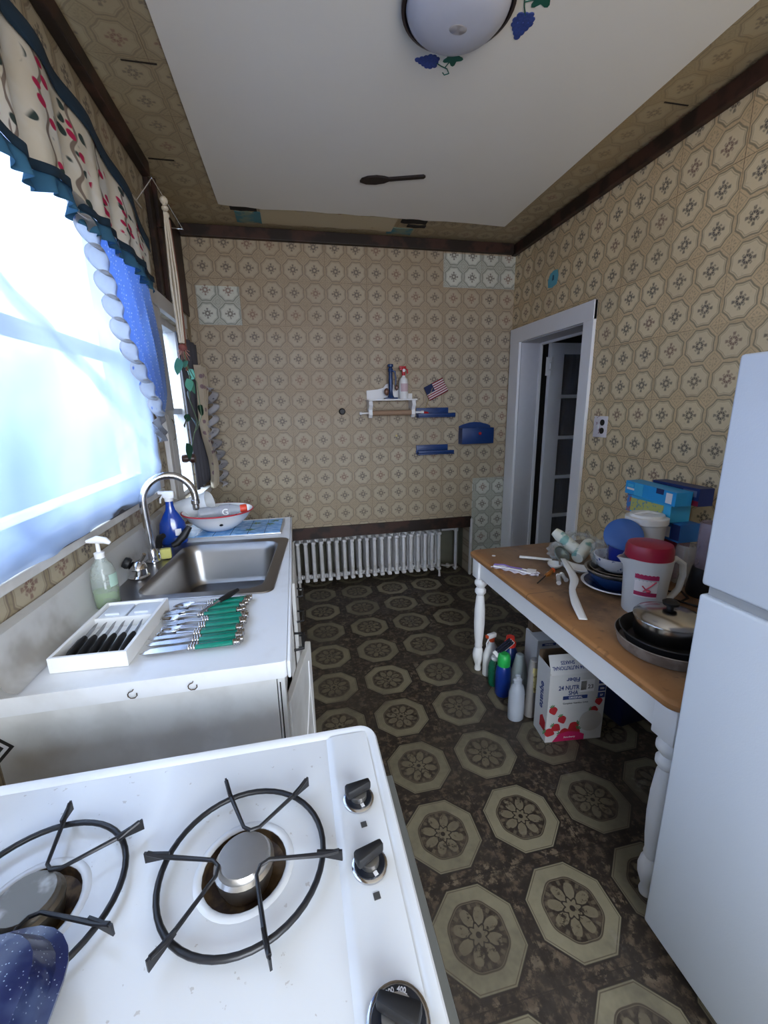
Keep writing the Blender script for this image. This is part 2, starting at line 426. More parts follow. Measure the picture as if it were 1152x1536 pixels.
jag = [(-.35, -1.55), (1.50, -1.55), (1.535, 3.075)] + [(x, 3.065 + random.uniform(-.012, .012)) for x in (1.3, 1.1, .95, .9, .8, .7, .6, .5, .4, .3, .2, .1, 0, -.1, -.2, -.28)] + [(-.36, 3.045)]
S('trim_4', MB().prism(jag, .012, (0, 0, 2.709)), PLASTER, smooth=False)
def jagstrip(x0, x1, y0, y1, n=14, a=.012):
    return [(lerp(x0, x1, k / n), y0 + random.uniform(-a, a)) for k in range(n + 1)] + [(lerp(x1, x0, k / n), y1 + random.uniform(-a, a)) for k in range(n + 1)]
S('trim_5', MB().prism(jagstrip(-.12, .77, 3.075, 3.30), .004, (0, 0, 2.7165)), pm('bare_cream_plaster', (.50, .43, .29), .8, col2=(.30, .17, .08), scale=7, lo=.62, hi=.72), smooth=False)
TEAL = pm('old_teal_paint', (.07, .20, .24), .7, col2=(.20, .26, .20), scale=12)
S('trim_6', MB().prism(jagstrip(-.28, -.12, 3.14, 3.30, 6), .004, (0, 0, 2.7165)).prism(jagstrip(.74, .92, 3.23, 3.33, 6), .003, (0, 0, 2.717)), TEAL, smooth=False)
S('trim_7', MB().prism(jagstrip(-.30, -.14, 3.08, 3.13, 5, .006), .004, (0, 0, 2.7160)).prism(jagstrip(.80, .98, 3.09, 3.14, 6, .008), .006, (0, 0, 2.714)).prism(jagstrip(.86, .99, 3.17, 3.20, 6, .008), .006, (0, 0, 2.714)), pm('charred_lath', (.012, .01, .01), .8), smooth=False)
# crown beams
S('trim_8', MB().box((-.66, 3.352, 2.64), (1.762, 3.389, 2.712), .004), DARKWOOD, smooth=False)
S('trim_9', MB().box((1.762, -1.59, 2.632), (1.799, 3.389, 2.704), .004), DARKWOOD, smooth=False)
S('trim_10', MB().box((-.669, -1.59, 2.652), (-.628, 2.655, 2.719), .004), DARKWOOD, smooth=False)
S('trim_11', MB().box((-.669, 2.66, 2.06), (-.645, 2.70, 2.719), .003).box((-.669, 2.81, 2.06), (-.645, 2.835, 2.719), .003).box((-.669, 2.70, 2.14), (-.662, 3.385, 2.66)), DARKWOOD, smooth=False)  # posts; the last, wide board stands in for shade on the wallpaper
# ceiling and wall seams torn open
S('trim_12', MB().box((1.62, 1.83, 2.7175), (1.74, 1.836, 2.7195)).box((-.52, 1.99, 2.7175), (-.40, 1.996, 2.7195)).box((-.62, 2.62, 2.7175), (-.50, 2.63, 2.7195)), pm('torn_paper_gap', (.02, .014, .01), .9), smooth=False)
# door casing, jamb
S('trim_13', MB().box((1.778, 2.368, 0), (1.7995, 2.462, 2.088), .003).box((1.778, 3.228, 0), (1.7995, 3.372, 2.088), .003).box((1.776, 2.368, 1.978), (1.7995, 3.372, 2.088), .003), WHITE, smooth=False)
S('trim_14', MB().box((1.80, 3.222, 0), (1.965, 3.2349, 1.985)).box((1.80, 2.4551, 0), (1.965, 2.468, 1.985)).box((1.80, 2.468, 1.972), (1.965, 3.222, 1.9849)), JAMB, smooth=False)
S('trim_15', MB().box((1.955, 3.205, 0), (1.975, 3.2218, 1.97)).box((1.955, 2.47, 1.955), (1.975, 3.20, 1.9715)), WHITE, smooth=False)
# hall beyond the door
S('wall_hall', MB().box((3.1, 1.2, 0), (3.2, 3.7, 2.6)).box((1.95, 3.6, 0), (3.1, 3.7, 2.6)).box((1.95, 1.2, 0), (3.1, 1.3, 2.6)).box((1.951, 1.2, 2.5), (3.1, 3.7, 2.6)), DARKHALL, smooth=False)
# french door
dm = MB(); X0, X1, Y0, Y1 = 2.022, 2.79, 3.165, 3.203
for (a, b, c, d) in ((X0, X0 + .122, .02, 1.968), (X1 - .12, X1, .02, 1.968), (X0 + .12, X1 - .118, 1.885, 1.968), (X0 + .12, X1 - .118, .02, .25)): dm.box((a, Y0, c), (b, Y1, d), .003)
dr = S('door_1', dm, WHITE, smooth=False)
dm = MB()
for z in (1.558, 1.227, .894, .556): dm.box((X0 + .12, Y0 + .004, z - .014), (X1 - .118, Y1 - .004, z + .014), .003)
dm.box((2.394, Y0 + .004, .25), (2.416, Y1 - .004, 1.886), .003)
dm.build('muntins', WHITE, dr, smooth=False)
MB().box((X0 + .12, 3.183, .25), (X1 - .12, 3.186, 1.885)).build('glass_panes', clearm('door_glass', (.5, .5, .52), .22, .05), dr, smooth=False)
MB().grid(lambda u, v: (lerp(X0 + .125, X1 - .125, u), 3.225 + .012 * math.sin(u * 46) + .004 * math.sin(u * 113), lerp(.22, 1.90, v)), 120, 2).build('door_curtain', pm('dark_grey_curtain', (.07, .065, .065), .9), dr, solid=.002)
hg = MB().box((1.985, 3.162, 1.72), (2.05, 3.166, 1.86), .002)
for z in (1.735, 1.79, 1.845): hg.tube([(2.02, 3.155, z - .02), (2.02, 3.155, z + .02)], .008)
hg.build('hinge', WPLAST, dr)

# ---- windows
w1 = MB()
w1.box((-.785, .021, 1.171), (-.70, .06, 2.329)).box((-.785, 2.10, 1.171), (-.70, 2.139, 2.329)).box((-.785, .06, 2.28), (-.70, 2.10, 2.329)).box((-.785, .06, 1.171), (-.70, 2.10, 1.22))
w1.box((-.77, 1.04, 1.22), (-.71, 1.12, 2.28)).box((-.765, .06, 1.70), (-.72, 1.04, 1.745)).box((-.765, 1.12, 1.70), (-.72, 2.10, 1.745))
w1 = S('window_1', w1, WHITE, smooth=False)
GLASS = clearm('window_glass', (.95, .97, 1), .12, .03)
MB().box((-.748, .06, 1.22), (-.744, 1.04, 1.70)).box((-.748, 1.12, 1.22), (-.744, 2.10, 1.70)).box((-.735, .06, 1.745), (-.731, 1.04, 2.28)).box((-.735, 1.12, 1.745), (-.731, 2.10, 2.28)).build('glass_panes', GLASS, w1, smooth=False)
w2 = MB().box((-.78, 2.581, .981), (-.70, 2.61, 2.019)).box((-.78, 3.05, .981), (-.70, 3.079, 2.019)).box((-.78, 2.61, 1.98), (-.70, 3.05, 2.019)).box((-.78, 2.61, .981), (-.70, 3.05, 1.01)).box((-.765, 2.61, 1.48), (-.715, 3.05, 1.515))
w2 = S('window_2', w2, WHITE_OLD, smooth=False)
MB().box((-.745, 2.61, 1.01), (-.741, 3.05, 1.48)).box((-.745, 2.61, 1.515), (-.741, 3.05, 1.98)).build('glass_panes', GLASS, w2, smooth=False)
S('trim_16', MB().box((-.6695, 2.40, .90), (-.645, 2.455, 2.09), .003).box((-.6695, 2.475, .93), (-.65, 2.581, 2.02), .003).box((-.6695, 3.079, .93), (-.65, 3.15, 2.02), .003).box((-.6695, 2.40, 2.02), (-.640, 3.15, 2.10), .003).box((-.6695, 2.45, .94), (-.61, 3.16, .98), .004), WHITE_OLD, smooth=False)
S('trim_17', MB().box((-.6695, -.02, 1.105), (-.640, 2.20, 1.132), .003).box((-.6695, 2.141, 1.132), (-.65, 2.24, 2.36), .003), WHITE_OLD, smooth=False)
S('trim_18', MB().box((-.6695, 1.20, 1.133), (-.636, 1.40, 1.146)).box((-.6695, 1.56, 1.133), (-.636, 2.02, 1.160)), pm('dark_sill_gasket', (.03, .03, .035), .5), smooth=False)
# ---- cloth and film at the big window
def film_mat():
    m, t, b = newmat('translucent_plastic_film'); co = coords(t)
    t.nodes.remove(b)
    tr = t.nodes.new('ShaderNodeBsdfTransparent'); tr.inputs[0].default_value = (.97, .98, 1, 1)
    fx, fy, fz = sep(t, co)
    tl = t.nodes.new('ShaderNodeBsdfTranslucent'); hz = (fz - 1.25).ss(0, .9) * .5 + (noise(t, co, 1.6, 3)).ss(.35, .65) * .5
    t.links.new(mix(t, hz, (.17, .25, .42), (.42, .48, .60)).s, tl.inputs[0])  # window brightness painted into the film: whiter upwards, bluer below
    df = t.nodes.new('ShaderNodeBsdfDiffuse'); df.inputs[0].default_value = (.7, .75, .82, 1)
    gl = t.nodes.new('ShaderNodeBsdfGlossy'); gl.inputs[0].default_value = (.8, .85, .9, 1); gl.inputs['Roughness'].default_value = .25
    def mx(f, a, c):
        n = t.nodes.new('ShaderNodeMixShader')
        if isinstance(f, E): t.links.new(f.s, n.inputs[0])
        else: n.inputs[0].default_value = f
        t.links.new(a.outputs[0], n.inputs[1]); t.links.new(c.outputs[0], n.inputs[2]); return n
    a = mx(.22, tl, df); a = mx(.06, a, gl)
    n = noise(t, co, 2.4, 3)
    dd = fz - 1.70 + (fy - 1.29) * .40
    fold = dd.band(0, .035).max((fz - 1.28 - (fy - 1.4) * .25).band(0, .02) * .5)
    a = mx((n * .4 + .66 + fold * .15).min(.98), tr, a)
    t.links.new(a.outputs[0], t.nodes['Material Output'].inputs[0])
    return m
def filmfn(u, v):
    y = lerp(-.10, 2.12, u) + (.04 * math.sin(v * 7) * u); z = lerp(1.138, 2.31, v)
    d = .5 * (y - 1.0) + (z - 1.7)
    b = .035 * math.sin(PI * u) * math.sin(PI * min(1, v * 1.1)) + .012 * math.exp(-((d - .12) / .035) ** 2) + .009 * math.exp(-((d + .25 + .2 * y) / .03) ** 2) + .004 * math.sin(9 * y + 14 * z) + .003 * math.sin(31 * y - 8 * z)
    return (-.632 + b, y, z)
tag(MB().grid(filmfn, 110, 60).build('window_film', film_mat(), solid=0), 'sheet of translucent white plastic taped over the large window above the sink', 'plastic sheet')
def cloth(name, col, mixt=.45, dots=None, dotcol=(.8, .85, .9), scale=60):
    m, t, b = newmat(name); uv = coords(t, 'UV'); co = coords(t)
    c = mix(t, noise(t, co, 60, 3), tuple(x * .9 for x in col), col)
    if dots: c = mix(t, 1 - voro(t, co, dots, 'Distance', .15).ss(.16, .24), c, dotcol)
    tl = t.nodes.new('ShaderNodeBsdfTranslucent'); mx = t.nodes.new('ShaderNodeMixShader'); mx.inputs[0].default_value = mixt
    t.links.new(c.s, b.inputs['Base Color']); t.links.new(c.s, tl.inputs[0]); b.inputs['Roughness'].default_value = .9
    t.links.new(b.outputs[0], mx.inputs[1]); t.links.new(tl.outputs[0], mx.inputs[2]); t.links.new(mx.outputs[0], t.nodes['Material Output'].inputs[0])
    return m
def floral():
    m, t, b = newmat('floral_valance_cloth'); uv = coords(t, 'UV'); u, v, _ = sep(t, uv); co = coords(t)
    c = mix(t, noise(t, co, 8, 3).ss(.4, .65), (.66, .60, .48), (.72, .69, .62))
    wob = (v * 19 + (u * 7).fl() * 2).sin() * .07
    su = ((u * 13 + wob).fr() - .5).abs()
    stem = 1 - su.ss(.03, .05)
    c = mix(t, stem * .8, c, (.14, .09, .07))
    cv_ = t.nodes.new('ShaderNodeCombineXYZ'); t.links.new((u * 34).s, cv_.inputs[0]); t.links.new((v * 7).s, cv_.inputs[1])
    d = voro(t, cv_.outputs[0], 1.3); near = 1 - su.ss(.26, .34)
    wn = voro(t, cv_.outputs[0], 1.3, 'Color')
    c = mix(t, (1 - d.ss(.36, .44)) * near * wn.gt(.5), c, (.035, .06, .055))
    c = mix(t, (1 - d.ss(.34, .42)) * near * wn.lt(.45), c, (.50, .015, .09))
    tl = t.nodes.new('ShaderNodeBsdfTranslucent'); mx = t.nodes.new('ShaderNodeMixShader'); mx.inputs[0].default_value = .28
    t.links.new(c.s, b.inputs['Base Color']); t.links.new(c.s, tl.inputs[0]); b.inputs['Roughness'].default_value = .9
    t.links.new(b.outputs[0], mx.inputs[1]); t.links.new(tl.outputs[0], mx.inputs[2]); t.links.new(mx.outputs[0], t.nodes['Material Output'].inputs[0])
    return m
TEALC = cloth('dark_teal_cloth', (.006, .026, .050), .12)
TEALF = cloth('blue_green_frill_cloth', (.05, .17, .27), .4)
val = thing('window_valance', 'floral cream valance with dark teal bands gathered across the top of the large window', 'curtain valance', (-.6, 1.2, 2.38))
def vy(u): return lerp(-.10, 2.24, u)
def vtop(u): return pw([(0, 2.385), (.62, 2.385), (.82, 2.355), (.94, 2.29), (1, 2.20)], u)
def vbot(u): return pw([(0, 2.07), (.5, 2.075), (.75, 2.10), (.9, 2.09), (1, 2.06)], u) + .012 * math.sin(u * 40)
def vfold(u, v): return .016 * math.sin(u * 58 + 1.3 * math.sin(u * 11)) * (1 - .55 * v) + .008 * math.sin(u * 131) * (1 - v)
def vfn(u, v):
    return (-.578 + vfold(u, v) - .6 * 0, vy(u) + .01 * math.sin(u * 70) * (1 - v), lerp(vbot(u), vtop(u), v))
o = MB().grid(vfn, 260, 16).build('valance_cloth', floral(), val, (.6, -1.2, -2.38), solid=.0015)
MB().grid(lambda u, v: (-.571 + vfold(u, .95), vy(u), vtop(u) + lerp(-.022, .030, v)), 220, 3).build('top_band', TEALC, val, (.6, -1.2, -2.38), solid=.002)
MB().grid(lambda u, v: (-.568 + vfold(u, 0), vy(u) + .01 * math.sin(u * 70), vbot(u) + lerp(-.012, .012, v)), 260, 2).build('hem_band', TEALC, val, (.6, -1.2, -2.38), solid=.002)
MB().grid(lambda u, v: (-.572 + vfold(u, 0) + .014 * math.sin(u * 230) * (1 - v), vy(u) + .010 * math.sin(u * 115) * (1 - v), vbot(u) - .010 - .045 * (1 - v)), 420, 4).build('frill', TEALF, val, (.6, -1.2, -2.38), solid=.001)
MB().tube([(-.60, -.12, 2.375), (-.60, 2.30, 2.375)], .006).build('curtain_rod', CHROME, val, (.6, -1.2, -2.38))
BLUEDOT = cloth('blue_dotted_sheer', (.36, .52, .84), .72, dots=70)
sc_ = thing('tied_curtain', 'sheer blue dotted curtain with ruffled edge tied back at the right of the large window', 'curtain', (-.61, 2.1, 1.8))
def cl(v): return pw([(0, 2.115), (.2, 1.98), (.45, 1.80), (.75, 1.70), (1, 1.60)], v)
def crr(v): return pw([(0, 2.16), (.15, 2.25), (.5, 2.28), (1, 2.20)], v)
def cz(v): return lerp(1.47, 2.10, v)
MB().grid(lambda u, v: (-.594 + .010 * math.sin(u * 26 + v * 3), lerp(cl(v) + .03, crr(v), u), cz(v)), 60, 30).build('curtain_panel', BLUEDOT, sc_, (.61, -2.1, -1.8), solid=.001)
MB().grid(lambda u, v: (-.572 + .020 * math.sin(v * 62 + u * 1.5) * (1 - u * .7), cl(v) + lerp(-.075, .035, u) + .026 * math.sin(v * 62 + .6) * (1 - u), cz(v) + .024 * math.sin(v * 62 + 1.9) * (1 - u)), 6, 260).build('ruffle', cloth('patterned_ruffle_cloth', (.80, .80, .80), .85, dots=20, dotcol=(.30, .42, .70)), sc_, (.61, -2.1, -1.8), solid=.001)
MB().grid(lambda u, v: (-.596 + .012 * math.sin(v * 16 + u * 9), lerp(2.05, 2.17, u) + .02 * math.sin(v * 9), lerp(1.36, 1.49, v)), 14, 16).build('curtain_tail', cloth('pale_tail_cloth', (.5, .52, .56), .5), sc_, (.61, -2.1, -1.8), solid=.001)
tag(MB().grid(lambda u, v: (-.612 + .012 * math.sin(u * PI), lerp(2.29, 2.44, u) - .02 * v, lerp(1.50, 1.88, v)), 12, 8).build('short_curtain', cloth('off_white_shade_cloth', (.62, .63, .65), .4), solid=.003), 'short white cloth shade hanging between the two windows', 'window shade')
# second window: dark curtain and frilled curtain
tag(MB().grid(lambda u, v: (-.615 + .013 * math.sin(u * 30 + v * 2) * (1 - .3 * v), lerp(2.68 + .07 * (1 - v), 3.20, u), lerp(1.02, 1.93, v)), 70, 20).build('grey_curtain', cloth('dark_grey_sheer', (.12, .12, .14), .3), solid=.001), 'narrow dark grey curtain hanging over the small window', 'curtain')
TAN = cloth('tan_patterned_cloth', (.66, .58, .45), .35, dots=14, dotcol=(.32, .22, .24))
fc = thing('frilled_curtain', 'cream patterned curtain with grey frilled edges bunched beside the small window', 'curtain', (-.58, 3.1, 1.3))
def fy(v): return 3.02 + .05 * math.sin(v * 8.5) - .10 * v
MB().grid(lambda u, v: (-.575 + .020 * math.sin(u * 18 + v * 5), lerp(fy(v), fy(v) + .17 + .05 * math.sin(v * 8.5), u), lerp(.98, 1.78, v)), 30, 40).build('curtain_panel', TAN, fc, (.58, -3.1, -1.3), solid=.001)
MB().grid(lambda u, v: (-.545 + .032 * math.sin(v * 55 + u * 2) * (.4 + u), fy(v) + .12 + .05 * math.sin(v * 8.5) + .09 * u + .02 * math.sin(v * 47), lerp(.96, 1.66, v) + .02 * math.sin(v * 55 + 1) * u), 6, 220).build('ruffle', cloth('grey_white_frill', (.66, .66, .70), .4, dots=26, dotcol=(.16, .18, .24)), fc, (.58, -3.1, -1.3), solid=.001)
# macrame hanger and artificial ivy
ROPE = pm('cream_cotton_rope', (.62, .56, .45), .85, bmp=.5, scale=90)
mh = thing('macrame_hanger', 'cream knotted cotton plant hanger hanging from a thin rod by the small window', 'plant hanger', (-.53, 2.43, 2.45))
for k in range(6):
    a = k * 1.05
    MB().tube([(.004 * math.cos(a), .006 * math.sin(a), 0), (.010 * math.cos(a), .020 * math.sin(a), -.12), (.016 * math.cos(a), .026 * math.sin(a), -.35), (.010 * math.cos(a), .012 * math.sin(a), -.62)], .0045, 6).build('cord', ROPE, mh)
MB().ball((0, 0, .01), .020, (.9, 1.1, .9), 12).ball((.005, -.02, -.03), .016, (1, 1.2, .8), 10).ball((0, .015, -.045), .014).build('top_knot', ROPE, mh)
MB().tube([(.006, .024, -.06), (.012, .032, -.3), (.012, .030, -.55), (.0, .04, -.75)], .006, 6).build('brown_braid', pm('brown_braid', (.20, .09, .06), .9, bmp=.5), mh)
MB().ball((0, .01, -.64), .022, (1, 1.2, .9), 12).build('lower_knot', pm('red_brown_bead', (.22, .07, .06), .6), mh)
fr = MB()
for k in range(14):
    a = k * .45; fr.tube([(0, .01, -.64), (.03 * math.cos(a), .01 + .035 * math.sin(a), -.66 - .02 * (k % 3))], .0015, 4)
fr.build('tassel', pm('pink_raffia', (.45, .24, .19), .9), mh)
tag(MB().tube([(-.53, 2.25, 2.475), (-.53, 2.80, 2.475)], .003, 6).tube([(-.53, 2.26, 2.475), (-.60, 2.24, 2.375)], .0025, 6).tube([(-.53, 2.79, 2.475), (-.662, 2.79, 2.475)], .003, 6).build('hanging_rod', CHROME), 'thin metal rod that the plant hanger hangs from', 'rod')
ivy = thing('trailing_ivy', 'artificial ivy with mint and dark green leaves trailing below the knotted hanger', 'artificial plant', (-.53, 2.45, 1.80))
LEAFD = pm('dark_ivy_leaf', (.010, .045, .022), .5, var=.3); LEAFM = pm('mint_ivy_leaf', (.10, .34, .24), .5, var=.2)
STEMM = pm('ivy_stem', (.10, .16, .09), .7)
MB().tube([(0, 0, 0), (.01, .02, -.12), (.0, 0, -.25), (.01, .08, -.36), (0, -.02, -.44), (0, -.10, -.5)], .0025, 6).tube([(0, 0, -.05), (.01, .18, -.15), (.01, .20, -.33), (0, .10, -.40), (0, 0, -.42)], .002, 6).build('stem', STEMM, ivy)
def leaf(loc, L, a, tilt, mat):
    pts = []
    for k in range(13):
        t = k / 12; pts.append((t * L, .40 * L * math.sin(PI * t ** .75)))
    out = pts + [(x, -y) for x, y in pts[-2:0:-1]]
    mb = MB(); mb.prism(out, .0012)
    for v in mb.bm.verts: v.co.z += -abs(v.co.y) * .35 - v.co.x ** 2 * 2.0
    mb.build('leaf', mat, ivy, loc, (tilt, .2, a))
for (y, z, L, rx, ry, rz, mt_) in ((2.30, 1.745, .085, .3, 1.2, -1.9, LEAFM), (2.42, 1.74, .055, 1.0, .5, -1.2, LEAFM), (2.50, 1.70, .07, 1.2, .3, 1.5, LEAFM), (2.62, 1.72, .08, 1.0, .6, 1.9, LEAFM), (2.45, 1.66, .07, .8, 1.2, -1.2, LEAFM), (2.56, 1.66, .075, 1.3, 1.3, 1.0, LEAFM), (2.44, 1.60, .055, .8, 1.3, 1.2, LEAFD), (2.75, 1.53, .085, 1.1, .8, 1.8, LEAFD), (2.30, 1.45, .07, 1.2, .3, -1.6, LEAFD), (2.52, 1.44, .08, 1.2, .1, 1.7, LEAFD), (2.26, 1.34, .09, 1.0, 1.1, -1.4, LEAFD), (2.38, 1.48, .05, .7, .9, 2.1, LEAFD)):
    pts = []
    for k in range(13):
        t = k / 12; pts.append((t * L, .36 * L * math.sin(PI * t ** .75)))
    out = pts + [(x, -y_) for x, y_ in pts[-2:0:-1]]
    mb = MB(); mb.prism(out, .0012)
    for v in mb.bm.verts: v.co.z += -abs(v.co.y) * .35 - v.co.x ** 2 * 1.5
    mb.build('leaf', mt_, ivy, (0, y - 2.45, z - 1.80), (rx, ry, rz))
tag(MB().lathe([(0, 0), (.022, 0), (.024, .02), (.018, .035), (.03, .05), (.026, .07), (0, .072)], 16).build('door_knob_hook', pm('dark_brown_bakelite', (.04, .015, .012), .35), None, (-.655, 2.66, 1.225), (0, PI/2, 0)), 'dark brown knob on the white casing of the small window', 'knob')
tag(MB().tube([(-.635, 2.46 + .045 * math.sin(a), 1.40 - .055 * math.cos(a) * -1) for a in [k * PI / 10 for k in range(11)]], .003, 6).build('pull_ring', CHROME), 'thin wire loop on the casing of the small window', 'pull')
# ================================================================== COUNTER, SINK
SA = -.075   # the sink sits slightly askew in the counter
SC = (-.345, 1.625)
cnt = thing('sink_counter', 'long white sink counter with worn white end panel along the left wall', 'counter', (-.36, 1.6, 0))
OFF = (.36, -1.6, 0)
hole = rrect(-.262, -.290, .252, .290, .05, c=SC, a=SA)
outer = rrect(-.6695, .90, -.055, 2.31, .012)
mb = MB().plate([(x, y) for x, y in outer], [[(x, y) for x, y in hole]], .872, .915)
mb.build('worktop', LAMINATE, cnt, OFF)
MB().box((-.0548, .902, .868), (-.046, 2.308, .914), .004).build('front_edge', LAMINATE, cnt, OFF)
# cabinet body below
MB().box((-.6695, .906, .0), (-.082, .925, .871)).build('end_panel', WHITE_OLD, cnt, OFF, smooth=False)
MB().box((-.6695, 2.27, .0), (-.085, 2.29, .871)).build('far_panel', WHITE_OLD, cnt, OFF, smooth=False)
fm = MB().box((-.080, .904, .0), (-.062, .955, .871), .002).box((-.080, 2.25, .0), (-.062, 2.29, .871)).box((-.080, .955, .80), (-.062, 2.25, .871)).box((-.080, .955, .0), (-.062, 2.25, .09)).box((-.080, 1.60, .09), (-.062, 1.65, .80))
fm.build('face_frame', WHITE_OLD, cnt, OFF, smooth=False)
MB().box((-.075, .9035, .16), (-.072, .9045, .86)).build('seam', pm('dark_seam', (.02, .018, .015), .9), cnt, OFF, smooth=False)
dpan = MB().box((-.059, 1.66, .10), (-.043, 2.24, .79), .003).build('cabinet_door', WHITE_OLD, cnt, OFF, smooth=False)
od = MB().box((0, 0, 0), (.30, .018, .62), .003).build('open_cabinet_door', WHITE_OLD, cnt, (-.058 + .36, .985 - 1.6, .12), (0, 0, math.radians(78)), smooth=False, label='open cabinet door seen from its inner side with a line scratched in the paint')
MB().tube([(.06, -.001, .05), (.10, -.001, .25), (.16, -.001, .38), (.24, -.001, .50), (.245, -.001, .58)], .0025, 6).tube([(.245, -.001, .58), (.262, -.001, .3), (.27, -.001, .05)], .002, 6).build('scratched_line', PAPER, od)
for (y, z) in ((1.70, .62), (1.95, .62), (1.70, .50), (1.20, .79)):
    MB().tube([(-.045, y - .05, z), (-.018, y - .045, z), (-.015, y + .045, z), (-.045, y + .05, z)], .004, 8).build('pull_handle', BLACKIRON, cnt, OFF)
# backsplash
def bsp(u, v):
    y = lerp(.905, 2.42, u); a = v
    x = pw([(0, -.6035), (.12, -.622), (.3, -.634), (.85, -.640), (1, -.665)], a); z = pw([(0, .9165), (.12, .921), (.3, .945), (.85, 1.030), (1, 1.037)], a)
    return (x, y, z + .002 * math.sin(y * 9))
MB().grid(bsp, 40, 14).build('backsplash', pm('worn_backsplash', (.34, .32, .29), .55, col2=(.55, .55, .54), scale=4, lo=.38, hi=.55, bmp=.3), cnt, OFF)
HK = pm('tarnished_brass_hook', (.10, .07, .05), .4, .8)
for (x, lab) in ((-.385, 'small brass cup hook at the left of the counter end'), (-.262, 'small brass cup hook further right on the counter end')):
    k = MB().tube([(0, 0, 0), (0, -.006, 0), (-.006, -.008, -.001), (-.009, -.008, -.005), (-.009, -.008, -.011), (-.004, -.008, -.016), (.004, -.008, -.016), (.009, -.008, -.011), (.009, -.008, -.005)], .0012, 6)
    tag(k.build('cup_hook', HK, None, (x, .900, .896)), lab, 'hook', 'cup hooks under the counter end')

sk = thing('kitchen_sink', 'stainless steel single bowl sink set in the white counter', 'sink', (SC[0], SC[1], .915), SA)
def L(x0, y0, x1, y1, r, z): return rrect(x0, y0, x1, y1, r, 6, z)
loops = [L(-.275, -.305, .265, .305, .035, .0010), L(-.273, -.303, .263, .303, .035, .0045), L(-.262, -.294, .252, .294, .035, .0050), L(-.180, -.262, .226, .262, .06, .0030), L(-.176, -.258, .222, .258, .06, -.002),
         L(-.166, -.248, .212, .248, .06, -.03), L(-.156, -.238, .202, .238, .06, -.150), L(-.146, -.228, .192, .228, .06, -.168), L(-.115, -.197, .160, .197, .05, -.176)]
MB().loft(loops).build('basin', STEEL, sk)
MB().lathe([(0, -.172), (.03, -.172), (.042, -.1735), (.045, -.1758)], 24, (.02, 0, .001)).build('drain', CHROME, sk)
# faucet
ft = thing('gooseneck_faucet', 'tall chrome gooseneck faucet standing at the back of the sink', 'faucet', (-.572, 1.70, .921))
pts = [(0, 0, .02), (-.003, 0, .12), (-.006, 0, .20)]
R = .098; ex, ey = .88, .30
for k in range(0, 19):
    a = PI - k * PI / 18 * 1.05; pts.append((-.006 + ex * (R + R * math.cos(a)), ey * (R + R * math.cos(a)), .235 + R * math.sin(a)))
tip = pts[-1]
MB().tube(pts, .0135, 14).build('spout', CHROME, ft)
MB().lathe([(.0, 0), (.024, 0), (.024, .006), (.018, .012), (.0165, .05), (.0125, .056), (0, .056)], 24).build('base', CHROME, ft)
MB().lathe([(0, -.034), (.011, -.034), (.0125, -.03), (.0125, -.012), (.016, -.008), (.016, .006), (.012, .008), (0, .008)], 20, tip).build('aerator', CHROME, ft)
fh = thing('faucet_handle', 'chrome domed single faucet handle with a black cap beside the gooseneck', 'faucet handle', (-.575, 1.545, .921))
MB().lathe([(0, 0), (.033, 0), (.035, .005), (.029, .010), (.027, .030), (.030, .034), (.026, .046), (.014, .058), (0, .060)], 26).build('body', CHROME, fh)
MB().tube([(0, 0, .05), (.018, -.004, .066), (.03, -.006, .085)], [.008, .006, .007], 10).build('lever', CHROME, fh)
MB().lathe([(0, 0), (.018, .0), (.021, .008), (.018, .020), (0, .023)], 18, (-.022, -.004, .052), (0, -1.1, 0)).build('cap', BLACK, fh)
sprw = thing('side_sprayer', 'small black and chrome side sprayer behind the gooseneck faucet', 'sprayer', (-.575, 1.79, .921))
MB().lathe([(0, 0), (.020, 0), (.020, .006), (.013, .012), (.012, .03), (0, .03)], 18).build('base', CHROME, sprw)
MB().tube([(0, 0, .028), (.002, 0, .055), (.012, -.01, .075), (.03, -.02, .085)], [.012, .013, .014, .010], 12).build('head', BLACK, sprw)
tag(MB().box((-.02, -.013, 0), (.02, .013, .042), .006).build('sponge', pm('yellow_sponge', (.48, .46, .14), .9, bmp=.6, scale=60), None, (-.535, 1.735, .9208), (0, 0, .2)), 'yellow sponge standing beside the faucet base', 'sponge')

# soap pump
sp = thing('soap_dispenser', 'clear pump bottle with a little green soap standing at the back of the counter', 'soap bottle', (-.590, 1.325, .9158))
BOT = clearm('clear_bottle_plastic', (.62, .68, .64), .32)
body = [(0, 0), (.030, 0), (.034, .006), (.035, .06), (.033, .11), (.026, .135), (.014, .150), (.012, .160)]
MB().lathe(body, 28).build('bottle', BOT, sp)
MB().lathe([(0, .003), (.030, .004), (.032, .01), (.033, .055), (0, .056)], 28).build('green_soap', pm('green_soap', (.12, .24, .02), .2), sp)
MB().lathe([(0, .156), (.013, .156), (.014, .172), (.006, .176), (.005, .205), (0, .205)], 18).tube([(-.028, 0, .208), (0, 0, .212), (.022, 0, .208), (.034, 0, .198)], [.005, .012, .010, .005], 10).tube([(0, 0, .03), (0, 0, .16)], .003, 6).build('pump', WPLAST, sp)
MB().grid(lambda u, v: (.0355 * math.cos(-.8 + u * .9), .0355 * math.sin(-.8 + u * .9), lerp(.070, .108, v)), 10, 1).build('label', pm('pale_green_label', (.35, .50, .42), .6), sp)
